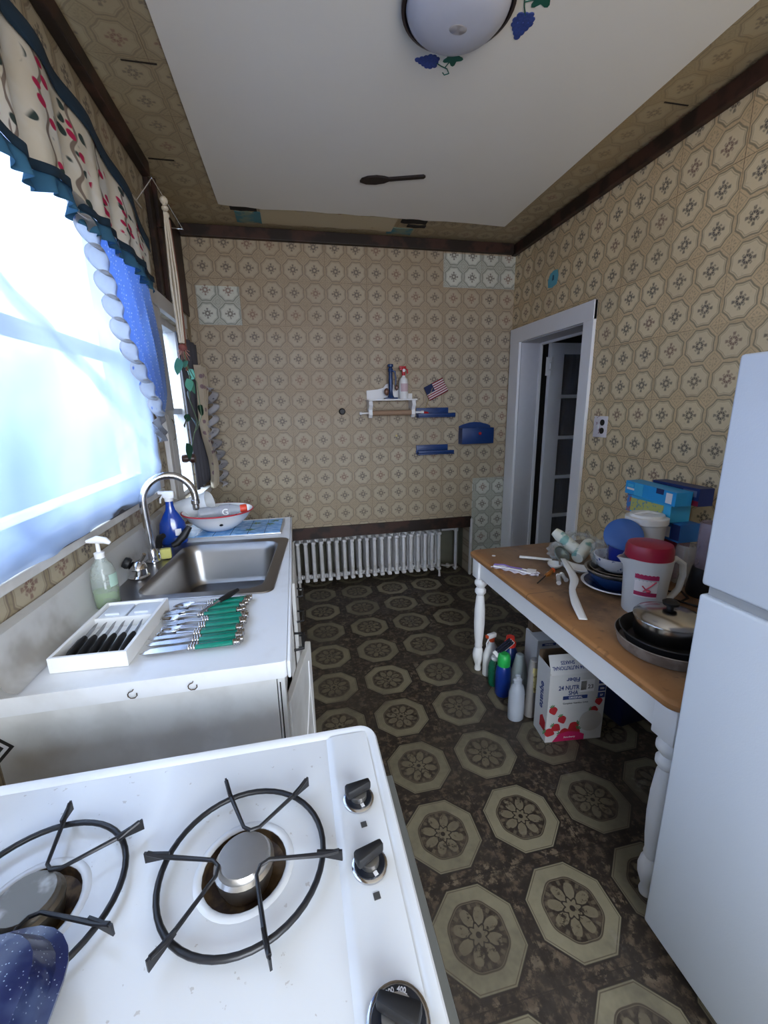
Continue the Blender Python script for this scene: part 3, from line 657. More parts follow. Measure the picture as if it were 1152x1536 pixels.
# blue spray bottle
bs = thing('spray_bottle', 'blue window cleaner spray bottle with a white head standing behind the sink', 'spray bottle', (-.560, 1.955, .9158))
BLU = pm('blue_liquid_plastic', (.004, .04, .27), .15, var=.2, coat=.6)
MB().lathe([(0, 0), (.050, 0), (.056, .008), (.058, .05), (.052, .095), (.035, .130), (.020, .155), (.016, .175), (.015, .215), (0, .215)], 30, sxy=(1, .62), rot=(0, 0, .2)).build('bottle', BLU, bs)
MB().box((-.022, -.014, .208), (.026, .014, .240), .008).box((-.040, -.009, .226), (-.018, .009, .240), .004).tube([(-.022, 0, .222), (-.034, 0, .205), (-.036, 0, .188)], .004, 8).lathe([(0, .195), (.017, .195), (.017, .212), (0, .212)], 18).build('trigger_head', WPLAST, bs)
MB().box((.010, -.0385, .045), (.035, -.037, .075)).build('label', PAPER, bs, (0, 0, 0), (0, 0, .2), smooth=False)
tag(MB().tube([(0, 0, .018), (.02, -.005, .026), (.05, -.01, .055), (.075, -.012, .09)], [.012, .014, .017, .012], 12).build('black_scrub_brush', BLACK, None, (-.545, 1.862, .9165), (0, 0, .5)), 'black handled scrub brush leaning on the blue spray bottle', 'brush')
# tile board
tb = thing('tile_tray', 'blue tiled tray with green leaf motifs lying behind the sink', 'tile tray', (-.325, 2.13, .9155), -.04)
MB().box((-.235, -.135, 0), (.235, .135, .006), .002).build('frame', pm('aluminium_edge', (.55, .55, .55), .4, .7), tb)
m, t, b = newmat('blue_tiles'); co = coords(t); x, y, z = sep(t, co)
c = mix(t, noise(t, co, 30, 4).ss(.35, .7), (.10, .30, .62), (.26, .50, .80))
ln = ((x / .078).fr() - .5).abs().ss(.47, .485).max(((y / .13).fr() - .5).abs().ss(.485, .492))
c = mix(t, ln, c, (.05, .12, .22)); t.links.new(c.s, b.inputs['Base Color']); b.inputs['Roughness'].default_value = .2
MB().box((-.228, -.128, .0061), (.228, .128, .0085)).build('tiles', m, tb, smooth=False)
for k, (x, y) in enumerate(((.08, -.06), (.17, .03), (.10, .06), (.19, .09))):
    lf = MB()
    for j in range(5):
        a = j * 1.25 + k; lf.prism([(0, 0), (.014, .006), (.026, 0), (.014, -.006)], .0006, (0, 0, 0), (0, 0, a))
    lf.build('leaf_motif', pm('tile_leaf_green', (.02, .12, .05), .3), tb, (x, y, .0086))
# enamel basin and things in it
en = thing('enamel_bowl', 'white enamel bowl with a red rim standing on the blue tile tray', 'bowl', (-.395, 2.135, .9243))
MB().lathe([(0, .0), (.060, .0), (.070, .003), (.105, .025), (.135, .055), (.158, .088), (.166, .092), (.163, .095), (.155, .091), (.130, .058), (.100, .030), (.066, .008), (0, .006)], 44).build('bowl', pm('cream_enamel', (.74, .73, .72), .2, var=.04), en)
MB().lathe([(.1635, .0895), (.168, .0915), (.1675, .0945), (.1635, .0965)], 44).build('rim', REDINK, en)
MB().lathe([(0, 0), (.008, 0), (.009, .0015), (0, .002)], 12, (.03, -.1262, .048), (PI/2 + .75, 0, .23)).build('chip', BLACK, en)
gb = thing('sports_drink_bottle', 'clear drink bottle with an orange cap lying across the white enamel bowl', 'plastic bottle', (-.475, 2.085, 1.012), (0, PI/2 - .06, .12))
MB().lathe([(0, 0), (.026, 0), (.031, .006), (.031, .05), (.027, .06), (.027, .09), (.031, .10), (.031, .145), (.022, .172), (.017, .185), (.017, .195)], 26).build('bottle', clearm('grey_clear_plastic', (.50, .52, .56), .5), gb)
MB().lathe([(0, .190), (.019, .190), (.020, .195), (.020, .216), (.017, .222), (0, .222)], 20).build('cap', pm('orange_red_cap', (.60, .05, .02), .4), gb)
MB().grid(lambda u, v: (.0325 * math.cos(u * 2 * PI), .0325 * math.sin(u * 2 * PI), lerp(.10, .143, v)), 24, 1).build('label', pm('grey_wrap_label', (.28, .28, .31), .5), gb)
text('letter_mark', 'G', .042, WPLAST, gb, (0, -.0335, .121), (PI/2, -PI/2, 0))
cu_ = tag(MB().lathe([(0, 0), (.044, 0), (.047, .004), (.056, .17), (.058, .172), (.055, .171), (.044, .006), (0, .005)], 28).build('plastic_cup', FROST, None, (-.600, 2.20, 1.010), (.2, 1.32, .05)), 'frosted plastic cup lying tilted against the back of the enamel bowl', 'cup')
# cutlery tray and steak knives
ct = thing('cutlery_tray', 'white plastic cutlery tray holding six black knives on the near end of the counter', 'cutlery tray', (-.49, 1.115, .9158), -.045)
T = MB(); TX, TY, H = .083, .145, .038
for a, b in (((-TX, -TY, 0), (TX, TY, .004)), ((-TX, -TY, .0035), (-TX + .008, TY, H)), ((TX - .008, -TY, .0035), (TX, TY, H)), ((-TX + .007, -TY, .0035), (TX - .007, -TY + .008, H)), ((-TX + .007, TY - .008, .0035), (TX - .007, TY, H)), ((-TX + .007, .052, .0035), (TX - .007, .058, H - .006))): T.box(a, b, .0012)
T.build('tray', WPLAST, ct, smooth=False)
for sx_ in (-.037, .037):
    T = MB().box((sx_ - .034, .060, .020), (sx_ + .034, .134, .032), .003)
    T.prism([(sx_ - .018, .068), (sx_ + .018, .068), (sx_, .088)], .006, (0, 0, .0318))
    T.build('lid_panel', pm('pale_blue_plastic', (.60, .64, .70), .35, var=.03), ct)
BLADE = pm('knife_blade_steel', (.35, .34, .34), .2, 1)
def steak(loc, rot, lab):
    k = thing('steak_knife', lab, 'knife', loc, rot, 'black handled knives in the tray')
    MB().tube([(0, 0, 0), (0, .02, .002), (0, .06, .002), (0, .080, 0)], [.0065, .0085, .0078, .006], 10, flat=1.3).build('handle', BLACK, k)
    MB().prism([(-.006, .078), (-.004, .125), (.0, .140), (.006, .12), (.006, .078)], .0012, (0, 0, 0), (0, PI/2, 0)).build('blade', BLADE, k)
    return k
ords = ['leftmost', 'second from the left', 'third from the left', 'third from the right', 'second from the right', 'rightmost']
k0 = None
for i in range(6):
    x = -.060 + i * .0235; lab = 'black handled knife in the white tray, ' + ords[i]
    c_, s_ = math.cos(-.045), math.sin(-.045); lx, ly = x, -.118
    loc = (-.49 + lx * c_ - ly * s_, 1.115 + lx * s_ + ly * c_, .9158 + .0130); rot = (.17, 0, -.11 + i * .012)
    if k0 is None: k0 = steak(loc, rot, lab)
    else: dup(k0, loc, rot, lab)
# green flatware
GRN = pm('green_plastic_handle', (.0, .15, .10), .25, var=.15, coat=.4)
ds = MB().prism([(0, -.036), (.034, 0), (0, .036)], .001, (-.6685, .9058, .795), (PI/2, 0, 0)).build('diamond_sticker', pm('black_sticker', (.02, .018, .018), .5), None)
MB().prism([(0, -.026), (.0245, 0), (0, .026), (0, .016), (.015, 0), (0, -.016)], .0005, (-.6685, .9048, .795), (PI/2, 0, 0)).build('white_stripe', PAPER, ds)
tag(ds, 'black and white diamond sticker on the counter end panel at the left edge', 'sticker')
SIL = pm('polished_flatware', (.55, .54, .54), .16, 1, var=.2, scale=30)
def beads(m, x0, n, r):
    for k in range(n): m.lathe([(0, -.003), (r * .8, -.003), (r, -.001), (r, .001), (r * .8, .003), (0, .003)], 10, (x0 + k * .0062, 0, 0), (0, PI/2, 0))
    return m
def flat(kind):
    k = thing({'knife': 'table_knife', 'fork': 'dinner_fork', 'spoon': 'table_spoon', 'butter': 'table_knife'}[kind], 'x', {'knife': 'knife', 'fork': 'fork', 'spoon': 'spoon', 'butter': 'knife'}[kind], (0, 0, -5), 0, 'green handled flatware')
    MB().tube([(-.002, 0, 0), (.03, 0, 0), (.085, 0, 0)], [.0078, .0086, .0086], 12, flat=.75).build('handle', GRN, k)
    beads(MB(), -.018, 3, .0080).build('ferrule', SIL, k); beads(MB(), .088, 3, .0088).build('end_cap', SIL, k)
    m = MB()
    if kind in ('knife', 'butter'):
        m.prism([(-.018, -.005), (-.018, .006), (-.09, .0095), (-.118, .008), (-.13, .0), (-.12, -.006), (-.06, -.0075)], .0016, (0, 0, -.0008)); nm = 'blade'
    else:
        m.tube([(-.018, 0, 0), (-.04, 0, .002), (-.065, 0, .002)], [.0042, .003, .0045], 8, flat=.5); nm = 'bowl' if kind == 'spoon' else 'tines'
        if kind == 'spoon':
            m.grid(lambda u, v: (-.062 - .055 * u, (v - .5) * 2 * .0165 * math.sin(PI * (u * .93 + .04)) ** .6, -.009 * math.sin(PI * u) * (1 - (2 * v - 1) ** 2) + .002), 12, 8)
        else:
            m.prism([(-.062, -.006), (-.062, .006), (-.076, .0105), (-.086, .0105), (-.086, -.0105), (-.076, -.0105)], .0014)
            for j in range(4): m.tube([(-.085, -.009 + j * .006, .0007), (-.105, -.009 + j * .006, -.001), (-.122, -.0085 + j * .0057, .003)], [.0018, .0016, .0008], 6)
    m.build(nm, SIL, k, solid=.001 if kind == 'spoon' else 0)
    return k
protos = {k: flat(k) for k in ('knife', 'fork', 'spoon')}
seq = ['knife', 'knife', 'knife', 'knife', 'knife', 'spoon', 'spoon', 'spoon', 'fork', 'fork', 'spoon', 'fork', 'fork', 'spoon', 'spoon', 'spoon']
cnts = {}; used = set(); tot = {k: seq.count(k) for k in protos}
on = ['nearest', 'second nearest', 'third nearest', 'fourth nearest', 'fifth nearest', 'sixth nearest', 'farthest']
for i, kd in enumerate(seq):
    n = cnts.get(kd, 0); cnts[kd] = n + 1
    wd = {'knife': 'table knife', 'fork': 'dinner fork', 'spoon': 'spoon'}[kd]
    pos_ = 'farthest from' if n == tot[kd] - 1 else on[n] + ' to'
    lab = 'green handled %s in the row on the counter, %s the stove' % (wd, pos_)
    xx = -.270 + [.0, .004, .002, .004, -.002, -.003, .004, .0, .006, .0, -.014, -.006, -.010, -.004, .0, .004][i]; yy = .995 + i * .0178
    loc = (xx, yy, .9238 + (.0 if i % 2 else .0035)); rot = (0, -.02, -.02 + .03 * math.sin(i * 2.1))
    if kd not in used: used.add(kd); o = protos[kd]; o.location = loc; o.rotation_euler = rot; o['label'] = lab
    else: dup(protos[kd], loc, rot, lab)
pe = thing('vegetable_peeler', 'peeler with a black handle lying across the green handled flatware', 'peeler', (-.245, 1.235, .941), (0, -.03, .95))
MB().tube([(-.01, 0, 0), (.03, 0, 0), (.065, 0, 0)], [.007, .009, .006], 10).build('handle', BLACK, pe)
MB().tube([(-.01, 0, 0), (-.05, .004, -.002), (-.085, .004, -.004)], [.005, .006, .005], 8, flat=.4).build('blade', SIL, pe)
tag(MB().tube([(0, 0, 0), (.012, .008, 0), (.03, .004, 0), (.045, .012, 0)], .003, 6).build('rusty_clip', HK, None, (-.60, 1.287, .9195)), 'small rusty metal clip lying beside the soap bottle', 'clip')
# ================================================================== STOVE
st = thing('gas_stove', 'white enamel gas stove with round black burner grates in the foreground', 'stove', (-.23, .26, 0))
SO = (.23, -.26, 0)
bh = [circ(-.100, .445, .052), circ(-.345, .450, .052)]
mb = MB().plate(rrect(-.60, -.14, .106, .655, .03), bh, .885, .9145); 
ms, t, b = newmat('stained_white_enamel'); co = coords(t); x, y, z = sep(t, co)
da = ((x - .13) * (x - .13) + (y - .185) * (y - .185)).sqrt(); db = ((x + .115) * (x + .115) + (y - .19) * (y - .19)).sqrt()
near = (1 - da.ss(.055, .115)).max(1 - db.ss(.055, .11))
c = mix(t, noise(t, co, 5, 3), (.66, .67, .68), (.70, .71, .72))
c = mix(t, noise(t, co, 28, 4, .6).ss(.50, .60) * near * .55, c, (.50, .38, .22))
c = mix(t, noise(t, co, 90, 3).ss(.68, .72) * .5, c, (.35, .30, .26))
c = mix(t, (x - .245).band(0, .012) * noise(t, co, 12, 3).ss(.45, .6) * .4, c, (.50, .36, .30))
t.links.new(c.s, b.inputs['Base Color']); b.inputs['Roughness'].default_value = .2; b.inputs['Coat Weight'].default_value = .5
mb.build('cooktop', ms, st, SO)
rim = MB()
rim.loft([rrect(-.60, -.14, .106, .655, .03, 6, .9146), rrect(-.597, -.137, .103, .652, .028, 6, .9195), rrect(-.588, -.128, .094, .643, .022, 6, .9195), rrect(-.582, -.122, .088, .637, .018, 6, .9147)], cap1=False)
rim.build('raised_rim', ENAMEL, st, SO)
pr = [(.018, .9146), (.026, .9185), (.032, .9196), (.088, .9197)]
mb = MB(); mb.loft([[(x, y, z) for x, z in pr] + [(.088, y, .9143), (.018, y, .9143)] for y in (-.125, .636)], cap0=True); mb.build('control_panel', ENAMEL, st, SO)
MB().box((-.59, -.13, .06), (.10, .645, .884), .004).build('body', ENAMEL, st, SO)
MB().box((.1065, -.12, .30), (.120, .560, .893), .002).build('side_trim', pm('grey_metal_trim', (.20, .21, .20), .45, .6), st, SO, smooth=False)
DRIP = pm('stained_burner_bowl', (.05, .03, .02), .5, .5, col2=(.16, .10, .05), scale=30)
ALU = pm('burner_aluminium', (.52, .50, .47), .35, 1, var=.15)
ALUS = pm('sooty_burner_aluminium', (.20, .18, .15), .5, .9, col2=(.42, .39, .34), scale=22)
def burner(x, y, cap):
    h = MB().lathe([(.0515, .9140), (.050, .900), (.030, .893), (0, .892)], 28, (x, y, 0)).build('burner_bowl', DRIP, st, SO)
    c = MB().lathe([(0, .893), (.030, .893), (.034, .905), (.034, .919), (.037, .921), (.037, .925), (.033, .928), (.033, .932), (.030, .936), (0, .937)], 30, (x, y, 0)).build('burner', cap, st, SO)
burner(-.100, .445, ALU); burner(-.345, .450, ALUS)
# shallow pressed ring round the burners
for x, y in ((-.100, .445), (-.345, .450)):
    MB().lathe([(.052, .9146), (.054, .9163), (.058, .9166), (.062, .9148)], 36, (x, y, 0)).build('pressed_ring', ENAMEL, st, SO)
def grate(loc, rot, lab):
    g = thing('burner_grate', lab, 'burner grate', loc, rot, 'burner grates')
    ring = [(.100 * math.cos(2 * PI * k / 48), .100 * math.sin(2 * PI * k / 48), .010) for k in range(49)]
    MB().tube(ring, .0038, 10, cap=False).build('ring', BLACKIRON, g)
    for k in range(3):
        a0 = k * 2 * PI / 3
        def pol(r, a, z): return (r * math.cos(a), r * math.sin(a), z)
        m = MB(); d = .52
        m.tube([pol(.122, a0 - d, .024), pol(.100, a0 - d * .98, .019), pol(.036, a0 - .30, .0215), pol(.030, a0, .0215), pol(.036, a0 + .30, .0215), pol(.100, a0 + d * .98, .019), pol(.122, a0 + d, .024)], [.0028, .0030, .0024, .0024, .0024, .0030, .0028], 8)
        for s_ in (-1, 1):
            a = a0 + s_ * d
            m.box((-.016, -.0014, -.010), (.016, .0014, .006), 0)
            vs = m.bm.verts[:][-8:]
            for v in vs:
                if v.co.x < 0 and v.co.z < 0: v.co.z = -.002
            bmesh.ops.transform(m.bm, matrix=Matrix.Translation(pol(.110, a, .019)) @ Matrix.Rotation(a, 4, 'Z'), verts=vs)
        m.build('arm', BLACKIRON, g)
    return g
g1 = grate((-.100, .445, .9160), math.radians(78), 'black round burner grate over the clean burner in the middle of the stove')
dup(g1, (-.345, .450, .9160), math.radians(64), 'black round burner grate over the sooty burner at the left edge')
KN = pm('knob_dial_black', (.012, .014, .02), .25)
def knob(x, y, rot, lab, s=1.0):
    k = thing('control_knob', lab, 'stove knob', (x, y, .9200), rot, 'stove control knobs')
    MB().lathe([(0, 0), (.0225 * s, 0), (.0225 * s, .003), (.020 * s, .0045), (0, .0045)], 32).build('chrome_bezel', CHROME, k)
    MB().lathe([(0, .0046), (.0195 * s, .0046), (.019 * s, .006), (0, .006)], 32).build('dial', KN, k)
    MB().lathe([(0, .006), (.012 * s, .006), (.012 * s, .014), (0, .015)], 24).build('collar', ALU, k)
    s = min(s, 1.12); m = MB().box((-.019 * s, -.0085 * s, .014), (.019 * s, .0085 * s, .030), .004)
    for v in m.bm.verts:
        if v.co.x > .012 * s: v.co.y *= .55
    m.build('grip', BLACK, k)
    MB().box((-.0025, -.018 * s, .0061), (.0025, -.0125 * s, .0066)).build('off_mark', PAPER, k, smooth=False)
    return k
kk = knob(.056, .502, .25, 'black and chrome stove knob nearest the far end of the control strip')
kk['label'] = 'black and chrome stove knob, the farthest of the three'
dup(kk, (.056, .407, .9200), .35, 'black and chrome stove knob, the middle one of the three')
k3 = knob(.058, .262, 2.6, 'large oven thermostat knob with a numbered dial at the bottom edge', 1.35)
for j, s_ in enumerate(('200', '300', '400')):
    a = 2.3 - j * .55
    text('dial_number', s_, .006, PAPER, k3, (.0215 * math.cos(a - 2.6 + PI * 0), .0215 * math.sin(a - 2.6), .0063), (0, 0, a - 2.6 - PI/2))
MK = pm('panel_marking_grey', (.06, .06, .06), .5)
for (x, y) in ((.0575, .463), (.0585, .372)):
    MB().box((-.004, -.004, 0), (.004, .004, .0006)).build('burner_marking', MK, st, (x + .23, y - .26, .9199), (0, 0, .1), smooth=False)
bp = thing('blue_roasting_pan', 'dark blue speckled enamel roasting pan at the bottom left on the stove', 'roasting pan', (-.405, .275, .9150), .05)
m, t, b = newmat('blue_speckled_enamel'); co = coords(t)
c = mix(t, voro(t, co, 260).ss(.10, .2), (.30, .35, .45), (.006, .012, .07)); c = mix(t, noise(t, co, 14, 4).ss(.5, .7) * .5, c, (.10, .14, .25))
t.links.new(c.s, b.inputs['Base Color']); b.inputs['Roughness'].default_value = .28; b.inputs['Coat Weight'].default_value = .5
bump(t, b, noise(t, co, 40, 4), .25)
RL = lambda hx, hy, r, z: rrect(-hx, -hy, hx, hy, r, 6, z)
MB().loft([RL(.125, .085, .045, .002), RL(.135, .095, .05, .004), RL(.150, .108, .055, .042), RL(.158, .116, .058, .044), RL(.158, .116, .058, .047), RL(.150, .108, .055, .050), RL(.138, .097, .05, .072), RL(.120, .080, .045, .078), RL(.095, .058, .04, .076), RL(.085, .048, .035, .066)], cap0=True).build('pan', m, bp)
# ================================================================== FRIDGE
FR = pm('fridge_white', (.66, .71, .78), .38, var=.02, scale=3, bmp=.12, bscale=260)
fg = thing('refrigerator', 'tall white two door refrigerator at the right edge', 'refrigerator', (1.24, .34, 0)); FO = (-1.24, -.34, 0)
MB().box((.945, -.03, .03), (1.60, .715, 1.565), .01).build('cabinet', FR, fg, FO)
MB().box((.880, -.035, 1.083), (.944, .722, 1.575), .007, 3).build('freezer_door', FR, fg, FO)
lo_ = MB().box((.880, -.035, .055), (.944, .722, 1.060), .007, 3).build('fridge_door', FR, fg, FO)
MB().box((.892, -.02, 1.0605), (.943, .71, 1.0825)).build('gasket_strip', pm('grey_gasket', (.30, .31, .32), .5), fg, FO, smooth=False)
MB().lathe([(0, 0), (.012, 0), (.012, .003), (0, .003)], 12, (.905, .69, 1.0601)).build('hinge_cap', WPLAST, fg, FO)
# ================================================================== TABLE
TW = pm('worn_honey_wood', (.30, .125, .035), .38, col2=(.145, .072, .032), scale=5, lo=.42, hi=.62, bmp=.12, coat=.25)
m, t, b = newmat('worn_table_top'); co = coords(t); x, y, z = sep(t, co)
sc2 = t.nodes.new('ShaderNodeMapping'); sc2.inputs['Scale'].default_value = (9, 1.2, 9); t.links.new(co, sc2.inputs[0])
gr = noise(t, sc2.outputs[0], 6, 5, .6); c = mix(t, gr, (.23, .135, .072), (.37, .215, .108))
c = mix(t, noise(t, co, 4.5, 5, .65).ss(.44, .62) * .8, c, (.115, .065, .036))
edge = 1 - (x + .3775).ss(.03, .14)
c = mix(t, edge * .75, c, (.36, .16, .055))
c = mix(t, noise(t, co, 25, 4).ss(.58, .72) * .5, c, (.07, .035, .02))
c = mix(t, (y - .06).band(0, .0016), c, (.09, .045, .02))
t.links.new(c.s, b.inputs['Base Color']); t.links.new((noise(t, co, 6, 3) * .3 + .22).s, b.inputs['Roughness'])
tb_ = thing('dining_table', 'wooden topped dining table with white turned legs along the right wall', 'table', (1.29, 1.415, 0), .020)
top = MB(); o0 = lambda d, z: rrect(-.385 + d, -.655 + d, .385 - d, .655 - d, .045, 6, z)
top.loft([o0(.012, .690), o0(.003, .694), o0(.0, .702), o0(.0, .712), o0(.006, .718), o0(.012, .720)], cap0=True).build('tabletop', m, tb_)
ap = MB()
for a, b in (((-.350, -.60, .585), (-.330, .60, .6899)), ((.330, -.60, .585), (.350, .60, .6899)), ((-.33, -.62, .585), (.33, -.60, .6899)), ((-.33, .60, .585), (.33, .62, .6899))): ap.box(a, b, .002)
ap.build('apron', WHITE, tb_, smooth=False)
lp = [(0, 0), (.018, 0), (.020, .01), (.016, .03), (.022, .05), (.030, .075), (.032, .10), (.027, .13), (.019, .145), (.023, .155), (.021, .17), (.026, .22), (.030, .30), (.029, .38), (.023, .455), (.019, .47), (.030, .485), (.030, .50), (.020, .515), (.034, .535), (.034, .55), (.024, .565), (.030, .575)]
for x in (-.326, .326):
    for y in (-.600, .600):
        MB().lathe(lp, 28).box((-.036, -.036, .575), (.036, .036, .6895), .004).build('leg', WHITE, tb_, (x, y, 0))
# ================================================================== RADIATOR
RADW = pm('radiator_white', (.62, .62, .64), .45, col2=(.50, .49, .47), scale=14, lo=.5, hi=.75)
rd = thing('radiator', 'long white cast iron column radiator under the dark wooden ledge of the back wall', 'radiator', (.59, 3.50, 0))
def section():
    m = MB()
    for dy in (-.075, 0, .075):
        m.tube([(0, dy, .075), (0, dy, .095), (0, dy, .36), (0, dy, .395)], [.012, .0165, .0165, .012], 10, flat=1.0)
    m.box((-.019, -.100, .055), (.019, .100, .085), .010); m.box((-.019, -.100, .385), (.019, .100, .415), .012)
    m.tube([(-.031, 0, .40), (.031, 0, .40)], .020, 12); m.tube([(-.031, 0, .07), (.031, 0, .07)], .020, 12)
    return m
sec = section().build('section', RADW, rd, (-.632, 0, 0))
for i in range(1, 20):
    c = sec.copy(); C.objects.link(c); c.location.x = -.632 + i * .0655
for x in (-.632, .6125):
    MB().tube([(x, -.09, .06), (x, -.098, .03), (x, -.10, 0.001)], [.010, .009, .013], 10).tube([(x, .09, .06), (x, .098, .03), (x, .10, .001)], [.010, .009, .013], 10).build('foot', RADW, rd)
pv = thing('radiator_pipe', 'white heating pipe with a valve beside the right end of the radiator', 'pipe', (1.40, 3.52, 0))
MB().tube([(0, 0, .001), (0, 0, .20), (0, 0, .425)], .014, 14).tube([(0, 0, .40), (-.14, 0, .40)], .012, 12).lathe([(0, -.02), (.022, -.02), (.022, .02), (0, .02)], 14, (0, 0, .40)).lathe([(0, 0), (.025, 0), (.025, .006), (0, .006)], 16, (0, 0, .02)).build('pipe', RADW, pv)
MB().tube([(-.09, .0, .045), (-.14, 0, .06)], .012, 10).ball((-.075, 0, .045), .024).tube([(-.055, 0, .045), (-.013, 0, .045)], .011, 10).build('valve', pm('dirty_valve', (.40, .38, .35), .5, .3), pv)
# ================================================================== BACK WALL THINGS
YB = 3.3895
sh = thing('paper_towel_shelf', 'small white wooden shelf with scalloped back and paper towel rod on the back wall', 'shelf', (.76, YB, 1.555))
MB().box((-.195, -.135, -.006), (.195, -.001, .006), .003).build('shelf_board', WHITE, sh)
prf = [(-.185, .005), (-.185, .075), (-.10, .082), (-.05, .095), (-.03, .12), (0, .13), (.03, .12), (.05, .095), (.10, .085), (.14, .085), (.15, .05), (.185, .05), (.185, .005)]
MB().prism(prf, .012, (0, -.001, 0), (PI/2, 0, 0)).build('back_board', WHITE, sh)
for x in (-.186, .158):
    MB().prism([(0, -.006), (-.110, -.006), (-.12, -.04), (-.095, -.075), (-.10, -.11), (-.08, -.135), (-.055, -.13), (-.045, -.10), (-.02, -.06), (0, -.06)], .028, (x, -.001, 0), (PI/2, 0, PI/2)).build('bracket', WHITE, sh)
MB().tube([(-.255, -.080, -.098), (-.24, -.080, -.098), (-.235, -.080, -.098), (.235, -.080, -.098), (.24, -.080, -.098), (.26, -.080, -.098)], [.012, .012, .008, .008, .011, .011], 12).build('rod', WHITE, sh)
MB().tube([(-.158, -.080, -.098), (.158, -.080, -.098)], .020, 18).build('cardboard_tube', pm('tan_cardboard', (.30, .19, .12), .8), sh)
ch = thing('blue_candle_holder', 'tall dark blue pump shaped ornament standing on the white shelf', 'ornament', (.755, 3.315, 1.5615))
NB = pm('glossy_navy', (.010, .035, .12), .25, var=.2)
MB().box((-.05, -.035, 0), (.05, .035, .012), .004).lathe([(0, .012), (.028, .012), (.018, .03), (.015, .06), (.017, .11), (.015, .20), (.019, .205), (.019, .225), (.012, .235), (.022, .24), (.022, .258), (0, .262)], 18).build('column', NB, ch)
MB().tube([(.012, 0, .21), (.035, 0, .205), (.042, 0, .16), (.04, 0, .10)], [.007, .008, .006, .005], 10).build('handle', NB, ch)
MB().ball((-.035, -.01, .055), .026, (.8, .8, 1.1)).build('round_knob', pm('copper_brown', (.20, .11, .08), .3, .5), ch)
MB().ball((.045, -.01, .085), .018, (.8, .8, 1.2)).build('small_knob', pm('dull_copper', (.18, .10, .08), .3, .5), ch)
ex = thing('fire_extinguisher', 'small white fire extinguisher with a red handle standing on the white shelf', 'fire extinguisher', (.860, 3.320, 1.5615))
MB().lathe([(0, 0), (.032, 0), (.036, .006), (.036, .125), (.030, .150), (.014, .165), (.012, .18), (0, .18)], 26).build('cylinder', WPLAST, ex)
MB().lathe([(0, .175), (.014, .175), (.014, .195), (0, .196)], 14).box((-.012, -.012, .19), (.012, .012, .235), .004).box((-.030, -.007, .215), (.010, .007, .232), .003).box((-.035, -.008, .232), (.02, .008, .245), .003).tube([(.012, 0, .225), (.03, 0, .22), (.032, 0, .19)], .006, 8).build('handle', RED, ex)
MB().lathe([(0, 0), (.012, 0), (.012, .004), (0, .004)], 16, (0, -.0125, .213), (PI/2, 0, 0)).build('gauge', PAPER, ex)
MB().grid(lambda u, v: (.0365 * math.sin(-.9 + 1.8 * u), -.0365 * math.cos(-.9 + 1.8 * u), lerp(.055, .115, v)), 12, 1).build('label', pm('pale_pink_label', (.55, .40, .42), .6), ex)
tag(MB().lathe([(0, 0), (.024, 0), (.026, .008), (.018, .02), (0, .022)], 20, (0, 0, 0), (PI/2, 0, 0)).build('coat_peg', BLACK, None, (.376, YB, 1.474)), 'round black knob alone on the back wall left of the white shelf', 'peg')
tag(MB().lathe([(0, 0), (.009, 0), (.006, .006), (0, .007)], 12, (0, 0, 0), (PI/2, 0, 0)).build('brass_nail', pm('brass_nail', (.5, .42, .2), .3, 1), None, (.815, YB, 1.272)), 'small brass nail head in the back wall below the white shelf', 'nail')
def bluesh(z, lab):
    s_ = thing('blue_wall_shelf', lab, 'shelf', (1.13, YB, z), 0, 'small blue shelves on the back wall')
    MB().box((-.150, -.012, -.028), (.125, -.001, .040), .002).build('back_board', BLUE, s_)
    MB().box((-.150, -.075, -.036), (.158, -.001, -.026), .002).box((-.150, -.075, -.0255), (.158, -.067, -.004), .002).build('tray', BLUE, s_)
    return s_
b1 = bluesh(1.450, 'upper small blue wooden shelf on the back wall, under the little flag')
MB().box((.150, -.055, -.036), (.172, -.012, -.002), .002).build('end_block', BLUE, b1)
b2 = bluesh(1.150, 'lower small blue wooden shelf on the back wall, level below the mail box')
fl = thing('small_flag', 'little American flag on a stick tilted above the upper blue shelf', 'flag', (1.075, 3.365, 1.500), (0, .10, 0))
MB().tube([(-.02, 0, -.015), (.0, 0, .06), (.03, 0, .18)], .002, 6).build('stick', pm('gold_stick', (.4, .3, .12), .5), fl)
FA = math.radians(32)
def flagpt(u, v):
    x = u * .175; z = v * .115
    return (.0 + x * math.cos(FA) - z * math.sin(FA) - .02 + .03, -.003 + .004 * math.sin(u * 7), .045 + x * math.sin(FA) + z * math.cos(FA))
m, t, b = newmat('flag_cloth'); uv = coords(t, 'UV'); u, v, _ = sep(t, uv)
c = mix(t, (v * 6.5).fr().gt(.5), (.22, .01, .03), (.62, .55, .55)); c = mix(t, u.lt(.42) * v.gt(.45), c, (.015, .025, .08))
t.links.new(c.s, b.inputs['Base Color']); b.inputs['Roughness'].default_value = .9
MB().grid(flagpt, 14, 8).build('cloth', m, fl, solid=.001)
tag(MB().ball((0, 0, .018), .020, (1.7, .9, .9)).tube([(-.01, 0, .02), (-.03, 0, .03), (-.045, 0, .02)], .006, 8).build('red_apple_ornament', RED, None, (1.045, 3.345, 1.4260)), 'small red ornament lying on the upper blue shelf', 'ornament')
mbx = thing('blue_mail_box', 'dark blue wooden wall box with a red knob on the back wall beside the door', 'wall box', (1.493, YB, 1.275))
MB().prism([(-.140, -.085), (.140, -.085), (.140, .060), (.11, .072), (.05, .088), (0, .092), (-.05, .088), (-.11, .072), (-.140, .060)], .012, (0, -.001, 0), (PI/2, 0, 0)).box((-.140, -.075, -.085), (.140, -.013, -.075)).build('back_board', BLUE, mbx)
